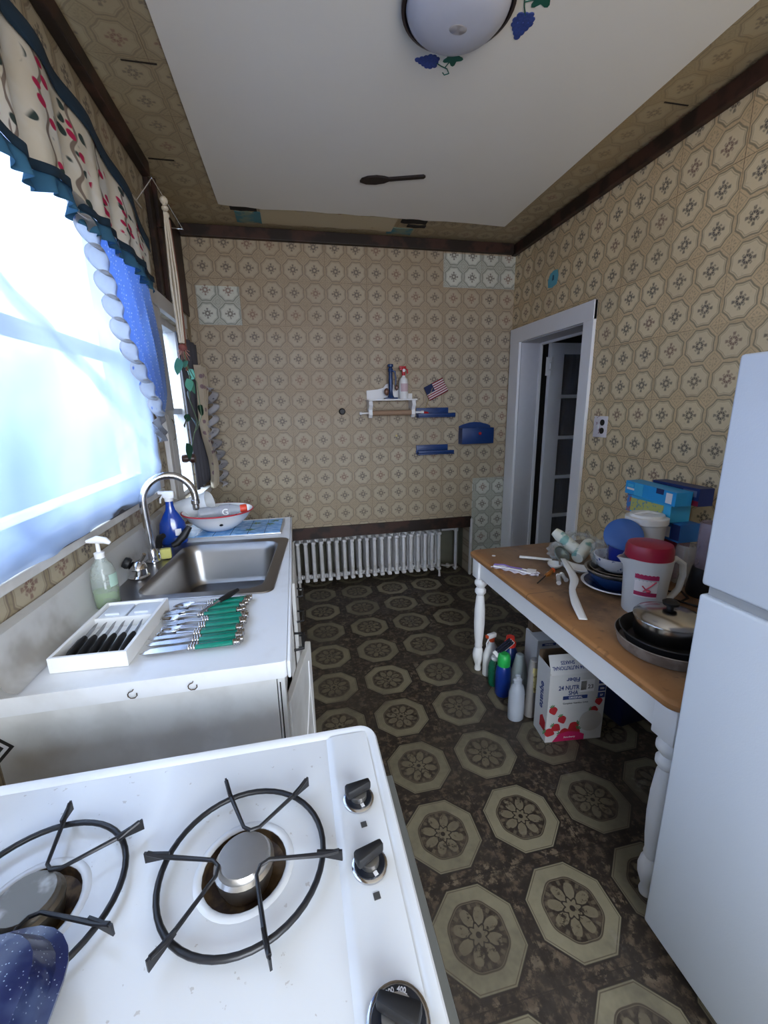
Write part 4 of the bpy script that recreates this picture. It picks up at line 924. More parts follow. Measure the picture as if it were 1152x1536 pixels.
MB().box((-.140, -.085, -.085), (.140, -.0755, .045), .002).box((-.140, -.0755, -.0749), (-.130, -.0135, .045)).box((.130, -.0755, -.0749), (.140, -.0135, .045)).build('front_box', BLUE, mbx)
MB().ball((.012, -.094, .0), .013).build('knob', RED, mbx)
# ================================================================== RIGHT WALL THINGS
ou = thing('wall_outlet', 'white flower patterned outlet plate on the right wall beside the door', 'outlet', (1.7995, 2.243, 1.357))
OP = pm('floral_plate', (.72, .68, .70), .4, col2=(.25, .08, .14), scale=55, lo=.60, hi=.66)
MB().box((-.005, -.058, -.062), (-.0002, .058, .062), .003).build('plate', OP, ou)
for z in (.025, -.023): MB().lathe([(0, 0), (.018, 0), (.018, .003), (0, .003)], 20, (-.005, -.018, z), (0, -PI/2, 0)).build('socket', BLACK, ou)
MB().box((-.008, .012, -.014), (-.005, .026, .014), .001).build('switch', WPLAST, ou)
nt_ = thing('blue_note', 'torn light blue paper taped high on the right wall above the door', 'note', (1.7992, 2.85, 2.329))
MB().prism([(-.055, -.045), (-.01, -.055), (.045, -.045), (.058, .005), (.045, .045), (.0, .05), (-.04, .035), (-.06, .0)], .0015, (0, 0, 0), (PI/2, 0, -PI/2)).build('paper', pm('sky_blue_paper', (.10, .36, .46), .7), nt_)
MB().prism([(-.012, -.012), (.012, -.010), (.010, .02), (-.006, .022)], .0006, (-.0016, 0, 0), (PI/2, 0, -PI/2)).build('dark_mark', pm('dark_blue_mark', (.03, .10, .16), .7), nt_)
# ================================================================== CEILING
cl_ = thing('ceiling_lamp', 'round frosted glass ceiling lamp with a dark rim', 'ceiling lamp', (.585, 1.545, 2.7088))
MB().lathe([(0, -.001), (.178, -.001), (.186, -.010), (.186, -.022), (.176, -.026), (.172, -.014), (0, -.013)], 48, sxy=(.95, .95)).build('rim', pm('bronze_rim', (.04, .03, .035), .35, .6), cl_)
MB().lathe([(.162, -.020), (.155, -.036), (.135, -.055), (.10, -.068), (.05, -.076), (0, -.077)], 48).build('glass_dome', pm('frosted_lamp_glass', (.46, .48, .56), .22, var=.03), cl_)
MB().lathe([(0, -.0785), (.022, -.0780), (.024, -.0765), (.0, -.0750)], 20, (.0, 0, 0), sxy=(1.2, .8)).build('bottom_mark', pm('lamp_grey_spot', (.30, .29, .30), .5), cl_)
tag(MB().prism([(-.16, -.005), (-.145, -.030), (-.11, -.045), (-.06, -.045), (-.02, -.030), (.0, -.015), (.19, -.013), (.20, 0), (.19, .013), (.0, .012), (-.03, .028), (-.08, .034), (-.13, .022)], .010, (0, 0, -.010), (0, 0, 0)).build('wooden_spoon_plaque', pm('black_brown_wood', (.014, .008, .008), .6), None, (.597, 2.59, 2.7088), (0, 0, -.32), smooth=False), 'dark brown wooden spoon mounted on the white ceiling', 'spoon')
GB = pm('grape_blue', (.03, .06, .25), .6, var=.5, scale=120); GL = pm('grape_leaf_green', (.01, .10, .07), .6)
def grapes(loc, a, lab):
    g = thing('grape_decoration', lab, 'ceiling decoration', loc, a, 'painted grape decorations round the lamp')
    m = MB(); rows = [3, 4, 4, 3, 2, 1]
    for i, n in enumerate(rows):
        for j in range(n): m.lathe([(0, 0), (.010, 0), (.009, -.002), (0, -.0025)], 9, (-.02 - i * .014, (j - (n - 1) / 2) * .015, 0))
    m.build('grapes', GB, g)
    pts = []
    for k in range(30):
        t = 2 * PI * k / 30; r = .030 * (1 + .28 * math.cos(5 * t)); pts.append((.035 + r * math.cos(t), -.03 + r * math.sin(t)))
    MB().prism(pts, .0012, (0, 0, -.0012)).build('leaf', GL, g)
    MB().tube([(-.02, 0, -.001), (.005, .012, -.001), (.03, .020, -.001), (.045, .040, -.001), (.03, .05, -.001), (.02, .04, -.001)], .0018, 5).tube([(.02, .018, -.001), (.03, -.02, -.001)], .0018, 5).build('tendril', GL, g)
    return g
grapes((.615, 1.790, 2.7088), .0, 'blue grape bunch with a green leaf on the far side of the lamp')
g2 = grapes((.815, 1.535, 2.7088), -1.75, 'blue grape bunch hanging to the right of the lamp, at the top edge')
g2.scale = (1.15, -1.15, 1)
# ================================================================== THINGS ON THE TABLE
TZ = .7205
pl = thing('dinner_plate', 'dark blue plate with a white rim at the bottom of the stack of dishes', 'plate', (1.305, 1.440, TZ))
MB().lathe([(0, 0), (.070, 0), (.085, .004), (.130, .018), (.134, .020), (.132, .023), (.084, .009), (.07, .005), (0, .005)], 48).build('plate', NB, pl)
MB().lathe([(.124, .0185), (.133, .0185), (.1365, .021), (.133, .0245), (.124, .0215)], 48).build('rim', PAPER, pl)
tag(MB().lathe([(0, 0), (.072, 0), (.076, .003), (.112, .055), (.112, .058), (.106, .058), (.070, .008), (0, .006)], 44).build('navy_bowl', NB, None, (1.305, 1.445, TZ + .0085)), 'plain navy blue bowl sitting on the white rimmed plate', 'bowl')
GR = pm('scratched_grey_tin', (.30, .28, .25), .4, .6, col2=(.18, .16, .14), scale=10)
tag(MB().lathe([(0, .0), (.085, 0), (.088, .003), (.112, .030), (.120, .031), (.121, .034), (.112, .035), (.086, .006), (0, .005)], 44).build('cake_tin', GR, None, (1.305, 1.450, TZ + .0475)), 'shallow grey tin resting in the navy bowl', 'tin')
tag(MB().lathe([(0, 0), (.075, 0), (.078, .003), (.098, .026), (.101, .028), (.098, .030), (.076, .006), (0, .005)], 44).build('steel_tin_lid', STEEL, None, (1.308, 1.452, TZ + .056)), 'round steel tin nested in the grey tin', 'tin')
m, t, b = newmat('blue_white_china'); co = coords(t)
c = mix(t, 1 - voro(t, co, 42).ss(.22, .3), (.70, .71, .76), (.03, .06, .26)); c = mix(t, noise(t, co, 60, 3).ss(.55, .6), c, (.72, .73, .78))
t.links.new(c.s, b.inputs['Base Color']); b.inputs['Roughness'].default_value = .15
tag(MB().lathe([(0, 0), (.042, 0), (.050, .006), (.078, .025), (.093, .068), (.095, .072), (.091, .072), (.074, .028), (.04, .010), (0, .009)], 40).build('patterned_bowl', m, None, (1.325, 1.465, TZ + .0625)), 'white bowl with blue flower pattern holding the blue tumblers', 'bowl')
COB = pm('cobalt_plastic', (.006, .02, .22), .22, var=.2, coat=.3)
tag(MB().lathe([(0, 0), (.046, 0), (.049, .004), (.062, .098), (.063, .101), (.060, .101), (.047, .008), (0, .007)], 32).build('blue_tumbler', COB, None, (1.333, 1.46, TZ + .076), (.06, .05, 0)), 'cobalt blue tumbler standing in the patterned bowl', 'tumbler')
tag(MB().lathe([(0, 0), (.073, 0), (.076, .004), (.076, .010), (.06, .018), (0, .022)], 44).build('round_blue_lid', pm('mid_blue_plastic', (.035, .12, .38), .4, var=.05), None, (1.348, 1.475, .935), (math.radians(60), 0, math.radians(-38))), 'round blue plastic lid standing on edge on top of the blue tumbler', 'lid')
# clear bag of the tumblers
def crumple(c, r, s_, seed, n=18):
    rnd = random.Random(seed); ph = [rnd.uniform(0, 6) for _ in range(6)]
    def fn(u, v):
        a = u * 2 * PI; b_ = (v - .5) * PI * .98
        q = 1 + .14 * math.sin(5 * a + ph[0] + 3 * b_) + .10 * math.sin(9 * a + ph[1] - 5 * b_) + .07 * math.sin(15 * b_ + ph[2] + 2 * a) * (math.cos(b_))
        return (c[0] + r * s_[0] * q * math.cos(b_) * math.cos(a), c[1] + r * s_[1] * q * math.cos(b_) * math.sin(a), c[2] + r * s_[2] * q * math.sin(b_))
    return MB().grid(fn, n * 3, n * 2)
BAGM = clearm('clear_bag_film', (.80, .83, .83), .17, .10)
tag(crumple((0, 0, .052), .06, (.55, .6, .85), 3).build('clear_plastic_bag', BAGM, None, (1.275, 1.515, TZ + .082)), 'crumpled clear plastic bag beside the blue tumbler', 'plastic bag')
# frosted pitcher with white lid
wp_ = thing('frosted_pitcher', 'tall frosted pitcher with a white lid standing behind the blue dishes', 'pitcher', (1.485, 1.505, TZ))
MB().lathe([(0, 0), (.060, 0), (.064, .004), (.078, .262), (.076, .262), (.061, .006), (0, .005)], 36).build('jug', FROST, wp_)
MB().lathe([(0, .258), (.080, .256), (.084, .260), (.084, .285), (.070, .288), (.066, .298), (0, .298)], 36).tube([(-.07, .02, .292), (0, 0, .306), (.07, -.02, .292)], [.004, .007, .004], 8).build('lid', WPLAST, wp_)
# pitcher with red lid
rp_ = thing('red_lidded_pitcher', 'frosted pitcher with a dark red lid and a paper label on the table', 'pitcher', (1.250, 1.236, TZ), math.radians(-14))
mb = MB()
def jugloop(r, z, sp_): 
    out = []
    for k in range(40):
        a = 2 * PI * k / 40; d = min(abs(a - PI), 2 * PI - abs(a - PI)); rr = r + sp_ * math.exp(-(d / .22) ** 2)
        out.append((rr * math.cos(a), rr * math.sin(a), z))
    return out
mb.loft([jugloop(.066, 0, 0), jugloop(.069, .004, 0), jugloop(.075, .13, 0), jugloop(.079, .175, .004), jugloop(.081, .205, .024), jugloop(.082, .216, .034), jugloop(.079, .216, .032), jugloop(.076, .17, .003), jugloop(.066, .006, 0)], cap0=True).build('jug', FROST, rp_)
MB().tube([(.078, 0, .195), (.10, 0, .205), (.128, 0, .185), (.134, 0, .14), (.125, 0, .085), (.10, 0, .05), (.074, 0, .04)], [.012, .011, .011, .010, .010, .010, .012], 12, flat=1.3, up=(0, 1, 0)).build('handle', FROST, rp_)
MB().lathe([(0, .214), (.074, .210), (.079, .216), (.078, .250), (.072, .266), (.045, .272), (0, .273)], 40).build('lid', pm('dark_red_lid', (.30, .008, .035), .35), rp_)
def cyl(a0, a1, z0, z1, r0, r1, n=12): return MB().grid(lambda u, v: (lerp(r0, r1, v) * math.cos(lerp(a0, a1, u)), lerp(r0, r1, v) * math.sin(lerp(a0, a1, u)), lerp(z0, z1, v)), n, 1)
LA = math.radians(-118)
MB().grid(lambda u, v: (lerp(.0735, .0775, v) * math.cos(LA + lerp(-.50, .50, u)), lerp(.0735, .0775, v) * math.sin(LA + lerp(-.50, .50, u)), lerp(.080, .178, v)), 12, 1).build('label', pm('white_red_label', (.70, .66, .66), .6), rp_)
lb2 = MB().grid(lambda u, v: (lerp(.0742, .0745, v) * math.cos(LA + lerp(-.5, .5, u)), lerp(.0742, .0745, v) * math.sin(LA + lerp(-.5, .5, u)), lerp(.085, .100, v)), 12, 1)
lb2.grid(lambda u, v: (.0782 * math.cos(LA + lerp(-.5, .5, u)), .0782 * math.sin(LA + lerp(-.5, .5, u)), lerp(.150, .170, v)), 12, 1)
lb2.build('label_bands', pm('crimson_label', (.38, .02, .09), .6), rp_)
sp2 = MB()
for (u0, u1, z0, z1) in ((-.1, .40, .104, .145), (-.15, .1, .125, .104)):
    sp2.tube([(.0778 * math.cos(LA + lerp(u0, u1, k / 5)), .0778 * math.sin(LA + lerp(u0, u1, k / 5)), lerp(z0, z1, k / 5)) for k in range(6)], .0022, 6)
sp2.ball((.0770 * math.cos(LA + .12), .0770 * math.sin(LA + .12), .107), .008, (1, 1, .8), 10).build('label_spoon_print', pm('red_spoon_print', (.55, .06, .10), .6), rp_)
# pans and pot
px_, py_ = 1.128, 1.0
tag(MB().lathe([(0, 0), (.138, 0), (.142, .003), (.150, .038), (.153, .040), (.150, .042), (.139, .006), (0, .005)], 52).build('grey_cake_pan', pm('worn_grey_pan', (.23, .20, .18), .45, .5, col2=(.34, .31, .28), scale=14), None, (px_, py_ + .0, TZ)), 'large round worn grey baking pan, lowest of the nested pans', 'pan')
tag(MB().lathe([(0, 0), (.112, 0), (.118, .003), (.136, .046), (.141, .048), (.138, .051), (.115, .007), (0, .006)], 52).build('black_frying_pan', pm('black_nonstick', (.014, .014, .016), .4, var=.3), None, (px_, py_ + .0, TZ + .0075)), 'black frying pan nested in the grey baking pan', 'frying pan')
pt = thing('steel_saucepan', 'stainless steel saucepan with lid standing in the black frying pan', 'saucepan', (px_ - .004, py_ + .005, TZ + .0155), -.55)
POTS = pm('polished_pot_steel', (.52, .51, .50), .2, 1, var=.1)
MB().lathe([(0, 0), (.078, 0), (.086, .006), (.094, .03), (.095, .082), (.099, .085), (.095, .087), (.091, .08), (.084, .01), (0, .008)], 48).build('pot', POTS, pt)
MB().lathe([(.097, .0855), (.099, .089), (.092, .098), (.060, .111), (.02, .117), (0, .118)], 48).build('lid', POTS, pt)
MB().lathe([(0, .1175), (.010, .1175), (.010, .128), (.022, .131), (.024, .140), (.016, .146), (0, .147)], 24).build('lid_knob', BLACK, pt)
MB().tube([(.094, 0, .060), (.115, 0, .062), (.135, 0, .064)], [.014, .012, .011], 12).build('handle_collar', STEEL, pt)
MB().tube([(.132, 0, .064), (.16, 0, .068), (.23, 0, .070)], [.014, .016, .012], 12).build('handle', BLACK, pt)
# utensils
sp_ = thing('white_spatula', 'white plastic spatula with a twisted handle pointing towards the camera', 'spatula', (0, 0, 0))
def ribbon(pts, w_, th=.003, twist=None):
    def fn(u, v):
        s = u * (len(pts) - 1); i = min(int(s), len(pts) - 2); f = s - i
        p0, p1 = Vector(pts[max(i - 1, 0)]), Vector(pts[i]); p2, p3 = Vector(pts[i + 1]), Vector(pts[min(i + 2, len(pts) - 1)])
        p = .5 * ((2 * p1) + (-p0 + p2) * f + (2 * p0 - 5 * p1 + 4 * p2 - p3) * f * f + (-p0 + 3 * p1 - 3 * p2 + p3) * f ** 3)
        t = .5 * ((-p0 + p2) + 2 * (2 * p0 - 5 * p1 + 4 * p2 - p3) * f + 3 * (-p0 + 3 * p1 - 3 * p2 + p3) * f * f)
        sd = t.cross(Vector((0, 0, 1))).normalized(); ww = lerp(w_[i], w_[i + 1], f)
        return p + sd * ww * (v - .5)
    return MB().grid(fn, 40, 3)
ribbon([(1.225, 1.695, .765), (1.185, 1.60, .765), (1.140, 1.49, .752), (1.075, 1.41, .745), (1.020, 1.31, .738), (.983, 1.215, .7225)], [.022, .030, .036, .024, .034, .030]).build('blade', WPLAST, sp_, (0, 0, .002), solid=.003)
s2 = thing('white_ladle', 'white plastic ladle whose long flat handle points left on the table', 'ladle', (0, 0, 0))
MB().tube([(1.095, 1.865, .730), (1.15, 1.82, .733), (1.215, 1.765, .736)], [.015, .014, .012], 8, flat=.4).build('handle', WPLAST, s2)
MB().lathe([(0, 0), (.02, .003), (.034, .014), (.037, .024), (.034, .024), (.02, .008), (0, .004)], 24, (1.19, 1.70, TZ + .001)).build('cup', WPLAST, s2)
stn = thing('wire_strainer', 'small round grey wire strainer lying among the white utensils', 'strainer', (1.232, 1.722, TZ + .055), (.8, -.2, .5))
m, t, b = newmat('wire_mesh'); co = coords(t); x, y, z = sep(t, co)
ln = (x * 260).fr().gt(.55).max((y * 260).fr().gt(.55)); t.links.new((ln * .75 + .2).s, b.inputs['Alpha']); b.inputs['Base Color'].default_value = (.16, .20, .18, 1); b.inputs['Metallic'].default_value = .7; b.inputs['Roughness'].default_value = .4
MB().lathe([(0, -.018), (.02, -.015), (.035, -.002), (.040, .008)], 28).build('mesh_cup', m, stn)
MB().tube([(.040 * math.cos(a), .040 * math.sin(a), .008) for a in [2 * PI * k / 28 for k in range(29)]], .004, 8, cap=False).build('rim', pm('grey_green_metal', (.14, .17, .15), .4, .6), stn)
MB().tube([(-.038, -.01, .008), (-.06, -.03, .006)], .004, 6).build('stub_handle', STEEL, stn)
scr = thing('screwdriver', 'screwdriver with an amber handle and dark shaft lying on the table', 'screwdriver', (1.075, 1.60, TZ + .0115), math.radians(36))
MB().tube([(0, 0, 0), (.02, 0, 0), (.07, 0, 0), (.078, 0, 0)], [.007, .0115, .0115, .008], 6).build('handle', pm('amber_plastic', (.30, .10, .015), .25, coat=.5), scr)
MB().tube([(0, 0, 0), (-.09, 0, -.006)], .0030, 8).build('shaft', pm('dark_steel_shaft', (.05, .045, .04), .4, .8), scr)
MB().lathe([(0, 0), (.0118, 0), (.0118, .012), (0, .012)], 12, (.078, 0, 0), (0, PI/2, 0)).build('red_end', pm('orange_end', (.45, .06, .01), .4), scr)
for i, (x, y, a) in enumerate(((1.085, 1.515, 1.0), (1.135, 1.535, 1.25))):
    k = thing('clear_vial', ['clear plastic vial with a white cap lying nearest the table middle', 'shorter clear vial lying closer to the stacked dishes'][i], 'vial', (x, y, TZ + .0105), a)
    MB().tube([(0, 0, 0), (.075 - .02 * i, 0, 0)], .010, 14).build('tube', clearm('vial_plastic', (.6, .6, .6), .6), k)
    MB().tube([(.0755 - .02 * i, 0, 0), (.090 - .02 * i, 0, 0)], .0105, 14).build('cap', WPLAST, k)
wd = tag(MB().grid(lambda u, v: ((u - .5) * .16, (v - .5) * .085 * (.5 + .5 * math.sin(PI * (u * .8 + .15))), .001 + .030 * ((2 * v - 1) ** 2) * .8 + .020 * (2 * u - 1) ** 2), 20, 12).build('white_serving_dish', WPLAST, None, (1.268, 1.610, TZ + .002), (0, 0, -.7), solid=.003), 'shallow white dish tucked between the utensils and the stacked plates', 'dish')
pk = thing('plastic_cutlery_packet', 'crumpled clear packet of white and purple plastic cutlery near the far table corner', 'packet', (.985, 1.712, TZ + .001), math.radians(-47))
MB().grid(lambda u, v: ((u - .5) * .22, (v - .5) * .055, .004 + .0035 * math.sin(u * 33 + v * 9) + .003 * math.sin(v * 21 + u * 8)), 40, 12).build('wrapper', clearm('packet_film', (.7, .66, .74), .75, .2), pk)
MB().tube([(-.10, -.012, .008), (0, -.008, .012), (.08, -.014, .008)], [.007, .004, .009], 8, flat=.5).tube([(-.09, .012, .008), (.02, .012, .014), (.09, .010, .010)], [.004, .004, .007], 8, flat=.5).build('white_cutlery', PAPER, pk)
MB().tube([(-.105, .002, .012), (-.06, .012, .016), (-.02, .002, .014), (.03, .006, .016)], .0035, 6).build('purple_print_strip', PURPLE, pk)
MB().box((.055, -.022, .010), (.095, .022, .013), .001).build('card', PAPER, pk, (0, 0, 0), (0, 0, .2), smooth=False)
tag(MB().lathe([(0, 0), (.010, 0), (.010, .001), (0, .001)], 10).build('paper_scrap', PAPER, None, (.985, 1.935, TZ)), 'tiny white scrap near the far left corner of the tabletop', 'scrap')
bg_ = thing('bag_of_cup_sleeves', 'clear bag with two rolled sleeves of pale green and white paper cups', 'bag', (1.37, 1.825, TZ))
SL = pm('mint_white_paper', (.72, .74, .66), .6, col2=(.22, .42, .38), scale=14, lo=.54, hi=.60)
MB().tube([(-.075, .055, .125), (-.062, .035, .110), (-.015, -.055, .050), (-.008, -.068, .042)], [.022, .029, .032, .030], 18).build('cup_sleeve', SL, bg_)
MB().tube([(-.062, -.122, .040), (-.050, -.115, .044), (.045, -.062, .080), (.060, -.055, .086)], [.028, .032, .032, .024], 18).build('cup_sleeve', SL, bg_)
crumple((.03, .02, .06), .1, (1.15, .75, .55), 5).build('clear_bag', BAGM, bg_)
crumple((-.11, -.02, .045), .05, (.7, .8, .8), 8).build('bag_end', BAGM, bg_)
tag(MB().lathe([(0, 0), (.032, 0), (.034, .004), (.034, .05), (.028, .058), (0, .058)], 24).build('green_jar', pm('dark_green_jar', (.004, .06, .05), .2), None, (1.440, 1.705, TZ)), 'small dark green jar behind the utensils', 'jar')
# stack of boxes by the wall
def carton(name, lab, loc, rot, dims, mat, parts):
    k = thing(name, lab, 'box', loc, rot); a, b_, c_ = dims
    MB().box((-a / 2, -b_ / 2, 0), (a / 2, b_ / 2, c_), .001).build('carton', mat, k, smooth=False)
    for (nm, u0, u1, z0, z1, mt_) in parts: MB().box((-a / 2 - .0008, lerp(-b_ / 2, b_ / 2, u0), c_ * z0), (-a / 2 - .0001, lerp(-b_ / 2, b_ / 2, u1), c_ * z1)).build(nm, mt_, k, smooth=False)
    return k
SKY = pm('light_blue_print', (.015, .30, .66), .4, var=.08); SKY2 = pm('aqua_print', (.05, .42, .70), .4)
NAVYP = pm('navy_print', (.01, .025, .12), .4); YEL = pm('yellow_green_print', (.50, .50, .14), .5, col2=(.15, .30, .35), scale=60, lo=.55, hi=.6)
MAR = pm('maroon_print', (.22, .01, .03), .4)
bx = 1.600
carton('red_tin_box', 'red and white carton standing at the bottom of the box stack behind the pitchers', (bx + .03, 1.500, TZ), .0, (.09, .10, .182), MAR, [('white_panel', .05, .95, .0, .25, PAPER)])
carton('blue_bag_box', 'blue zipper bag box below the top of the box stack', (bx + .02, 1.520, TZ + .1830), -.03, (.10, .22, .080), pm('blue_box_print', (.02, .14, .42), .4), [('barcode_panel', .22, .34, .15, .75, PAPER), ('navy_panel', .0, .20, .1, .95, NAVYP)])
carton('yellow_pack', 'yellow and green labelled pack lying between the blue boxes', (bx + .0, 1.575, TZ + .2640), -.02, (.10, .25, .080), SKY2, [('yellow_label', .15, .90, .08, .85, YEL), ('blue_corner', .90, 1.0, .0, 1, pm('orange_blue_corner', (.05, .2, .5), .5, col2=(.5, .12, .03), scale=40))])
carton('navy_bag_box', 'dark navy and red zipper bag box at the top right of the box stack', (bx + .050, 1.510, TZ + .3445), -.05, (.07, .25, .075), NAVYP, [('red_band', .0, .98, .02, .30, MAR), ('logo_panel', .05, .32, .5, .85, pm('grey_blue_logo', (.12, .16, .26), .5))])
lbx = carton('light_blue_bag_box', 'torn light blue bag box on top of the box stack', (bx - .035, 1.553, TZ + .3490), (.03, 0, -.03), (.08, .285, .060), SKY, [('barcode_panel', .06, .17, .12, .85, PAPER), ('white_text_block', .80, .96, .35, .50, PAPER), ('pale_panel', .62, .80, .05, .95, SKY2), ('pale_text_block', .82, .95, .58, .80, SKY2), ('torn_opening', .22, .36, .62, .999, NAVYP)])
# blender jar and cables behind the fridge edge
bl = thing('coffee_grinder', 'black appliance with a clear violet tinted jar at the right end of the table', 'appliance', (1.585, 1.285, TZ))
MB().lathe([(0, 0), (.055, 0), (.060, .01), (.050, .11), (.046, .12), (0, .12)], 28).build('base', BLACK, bl)
MB().lathe([(.044, .1205), (.046, .30), (.044, .305), (.040, .30), (.040, .125)], 28).build('jar', clearm('violet_clear', (.40, .34, .42), .45), bl)
tag(MB().lathe([(0, 0), (.045, 0), (.05, .005), (.055, .13), (.045, .17), (.04, .175), (.053, .128), (.046, .006), (0, .004)], 28).build('clear_glass_jar', clearm('clear_jar', (.72, .70, .68), .25), None, (1.62, 1.405, TZ)), 'clear jar standing by the right wall behind the red lidded pitcher', 'jar')
tag(MB().tube([(1.46, 1.37, .724), (1.49, 1.33, .724), (1.53, 1.335, .724), (1.50, 1.27, .724), (1.44, 1.25, .724), (1.42, 1.30, .724), (1.47, 1.20, .724), (1.52, 1.18, .724)], .004, 8).build('black_cable', BLACK), 'black cable curled on the table behind the red lidded pitcher', 'cable')
tag(MB().tube([(1.23, 1.10, .724), (1.28, 1.12, .724), (1.36, 1.10, .724), (1.42, 1.02, .724), (1.44, .95, .724)], .003, 8).build('white_cable', WPLAST), 'white cable lying on the table behind the saucepan', 'cable')
# ================================================================== UNDER THE TABLE
def bottle(name, lab, loc, prof, mat, rot=0, sxy=(1, 1), cat='bottle'):
    k = thing(name, lab, cat, loc, rot); MB().lathe(prof, 28, sxy=sxy).build('bottle', mat, k); return k
F0 = .0008
k = bottle('trigger_spray_bottle', 'white spray bottle with orange nozzle standing beside the far table leg', (1.005, 1.955, F0), [(0, 0), (.048, 0), (.053, .006), (.053, .12), (.040, .160), (.020, .195), (.016, .215), (0, .215)], WPLAST, .3, (1, .6), 'spray bottle')
MB().box((-.030, -.012, .225), (.028, .012, .252), .006).tube([(-.022, 0, .222), (-.036, 0, .20), (-.034, 0, .18)], .004, 8).build('trigger_head', WPLAST, k)
MB().box((-.040, -.010, .232), (-.029, .010, .250), .003).lathe([(0, .205), (.017, .205), (.017, .224), (0, .224)], 18).build('orange_nozzle', pm('orange_plastic', (.55, .07, .02), .4), k)
k = bottle('red_capped_bottle', 'dark blue detergent bottle with an orange red cap, behind the green capped one', (1.075, 1.875, F0), [(0, 0), (.042, 0), (.045, .006), (.045, .17), (.032, .20), (.026, .212), (0, .212)], pm('deep_blue_bottle', (.008, .03, .16), .3))
MB().lathe([(0, .213), (.030, .213), (.031, .235), (.024, .24), (.022, .268), (0, .270)], 24).build('cap', pm('orange_red_screw_cap', (.70, .035, .02), .4), k)
k = bottle('green_capped_bottle', 'blue bottle with a bright green cap standing under the table', (.988, 1.775, F0), [(0, 0), (.036, 0), (.039, .005), (.040, .12), (.036, .160), (.030, .172), (0, .172)], pm('royal_blue_bottle', (.008, .035, .24), .3))
MB().lathe([(0, .173), (.032, .173), (.033, .178), (.033, .212), (.029, .232), (.020, .240), (0, .241)], 24).build('cap', pm('bright_green_cap', (.02, .40, .08), .4), k)
k = bottle('translucent_green_bottle', 'translucent green bottle half hidden behind the blue green capped bottle', (.985, 1.862, F0), [(0, 0), (.032, 0), (.036, .006), (.038, .10), (.030, .135), (.02, .15), (0, .15)], pm('translucent_green', (.01, .13, .07), .25, alpha=.85))
MB().lathe([(0, .151), (.022, .151), (.024, .16), (.02, .168), (0, .17)], 20).build('cap', WPLAST, k)
br = thing('scrub_brush', 'black bristled scrub brush with white body lying across the bottle tops', 'brush', (1.015, 1.825, .245), (.5, -.30, .35))
MB().box((-.075, -.018, -.012), (.065, .018, .0), .006).build('body', WPLAST, br)
m = MB()
for i in range(13):
    for j in range(3): m.box((-.052 + i * .008 - .0025, -.014 + j * .012 - .003, -.0005), (-.052 + i * .008 + .0025, -.008 + j * .012, .022))
m.build('bristles', pm('navy_black_bristles', (.012, .014, .03), .8), br, smooth=False)
k = bottle('clear_capped_bottle', 'clear plastic bottle half full standing in front of the other bottles', (.965, 1.595, F0), [(0, 0), (.036, 0), (.040, .005), (.041, .06), (.039, .145), (.030, .178), (.018, .192), (.018, .200), (.022, .202), (.022, .214), (.012, .22), (.012, .235), (0, .236)], pm('milky_clear_plastic', (.55, .60, .70), .3, alpha=.42), 0, (1, .8))
MB().lathe([(0, .004), (.034, .005), (.037, .01), (.038, .11), (0, .111)], 26, sxy=(1, .8)).build('liquid', pm('pale_liquid', (.50, .52, .56), .15, alpha=.7), k)
k = bottle('frosted_funnel_bottle', 'frosted grey bottle with sloping shoulders behind the clear bottle', (1.072, 1.765, F0), [(0, 0), (.040, 0), (.044, .006), (.044, .11), (.020, .225), (.014, .23), (0, .23)], pm('grey_frost', (.36, .42, .43), .4, alpha=.8))
k = thing('yellow_label_tube', 'clear bag holding a tube with a yellow label beside the big carton', 'tube', (1.045, 1.600, F0), (0, .05, .3))
MB().lathe([(0, .0), (.030, 0), (.032, .005), (.030, .24), (.027, .30), (.024, .302), (0, .302)], 20, sxy=(1, .85)).build('tube', pm('grey_clear_bag', (.36, .34, .33), .3, alpha=.8), k)
MB().grid(lambda u, v: (.0325 * math.cos(-2.5 + 1.9 * u), .0328 * .87 * math.sin(-2.7 + 2.2 * u), lerp(.14, .27, v)), 12, 1).build('yellow_label', pm('faded_yellow_label', (.60, .52, .22), .6, col2=(.25, .20, .08), scale=60, lo=.55, hi=.6), k)
tag(MB().box((-.03, -.02, 0), (.03, .02, .06), .002).build('small_orange_carton', pm('beige_orange_print', (.42, .30, .22), .6, col2=(.40, .10, .05), scale=30), None, (1.078, 1.545, F0), (0, 0, .25), smooth=False), 'small beige and orange carton at the foot of the big carton', 'box')
# big nutritional shakes carton (open top)
BW = pm('white_carton_print', (.56, .56, .56), .55, var=.03)
kb = thing('nutritional_shakes_carton', 'open white carton of nutritional shakes with strawberries printed on it under the table', 'carton', (1.146, 1.405, F0), math.radians(-6))
W2, DP, HH = .133, .115, .345
MB().box((-W2, 0, 0), (W2, .003, HH)).build('front_panel', BW, kb, smooth=False)
MB().box((-W2, .0031, 0), (-W2 + .003, DP, HH + .03)).box((W2 - .003, .0031, 0), (W2, DP, HH)).box((-W2 + .003, .0031, 0), (W2 - .003, DP - .003, .003)).build('side_panel', BW, kb, smooth=False)
MB().box((-W2 + .003, DP - .003, 0), (W2 - .003, DP, HH + .06)).build('back_panel', CARDB, kb, smooth=False)
fa = .42
flp = MB().box((-W2 + .004, 0, 0), (W2 - .004, .0025, .085)).build('top_flap', BW, kb, (0, .0, HH + .0005), (-fa, 0, 0), smooth=False)
up = (PI/2, PI, 0)
text('flap_text', '24 NUTRITIONAL', .0185, NAVYINK, flp, (-.047, -.0006, .028), up, sxy=(1, 1.2)); text('flap_text', 'SHAKES', .0185, NAVYINK, flp, (-.047, -.0006, .050), up, sxy=(1, 1.2)); text('flap_text', 'equate', .030, GREYINK, flp, (.085, -.0006, .030), up)
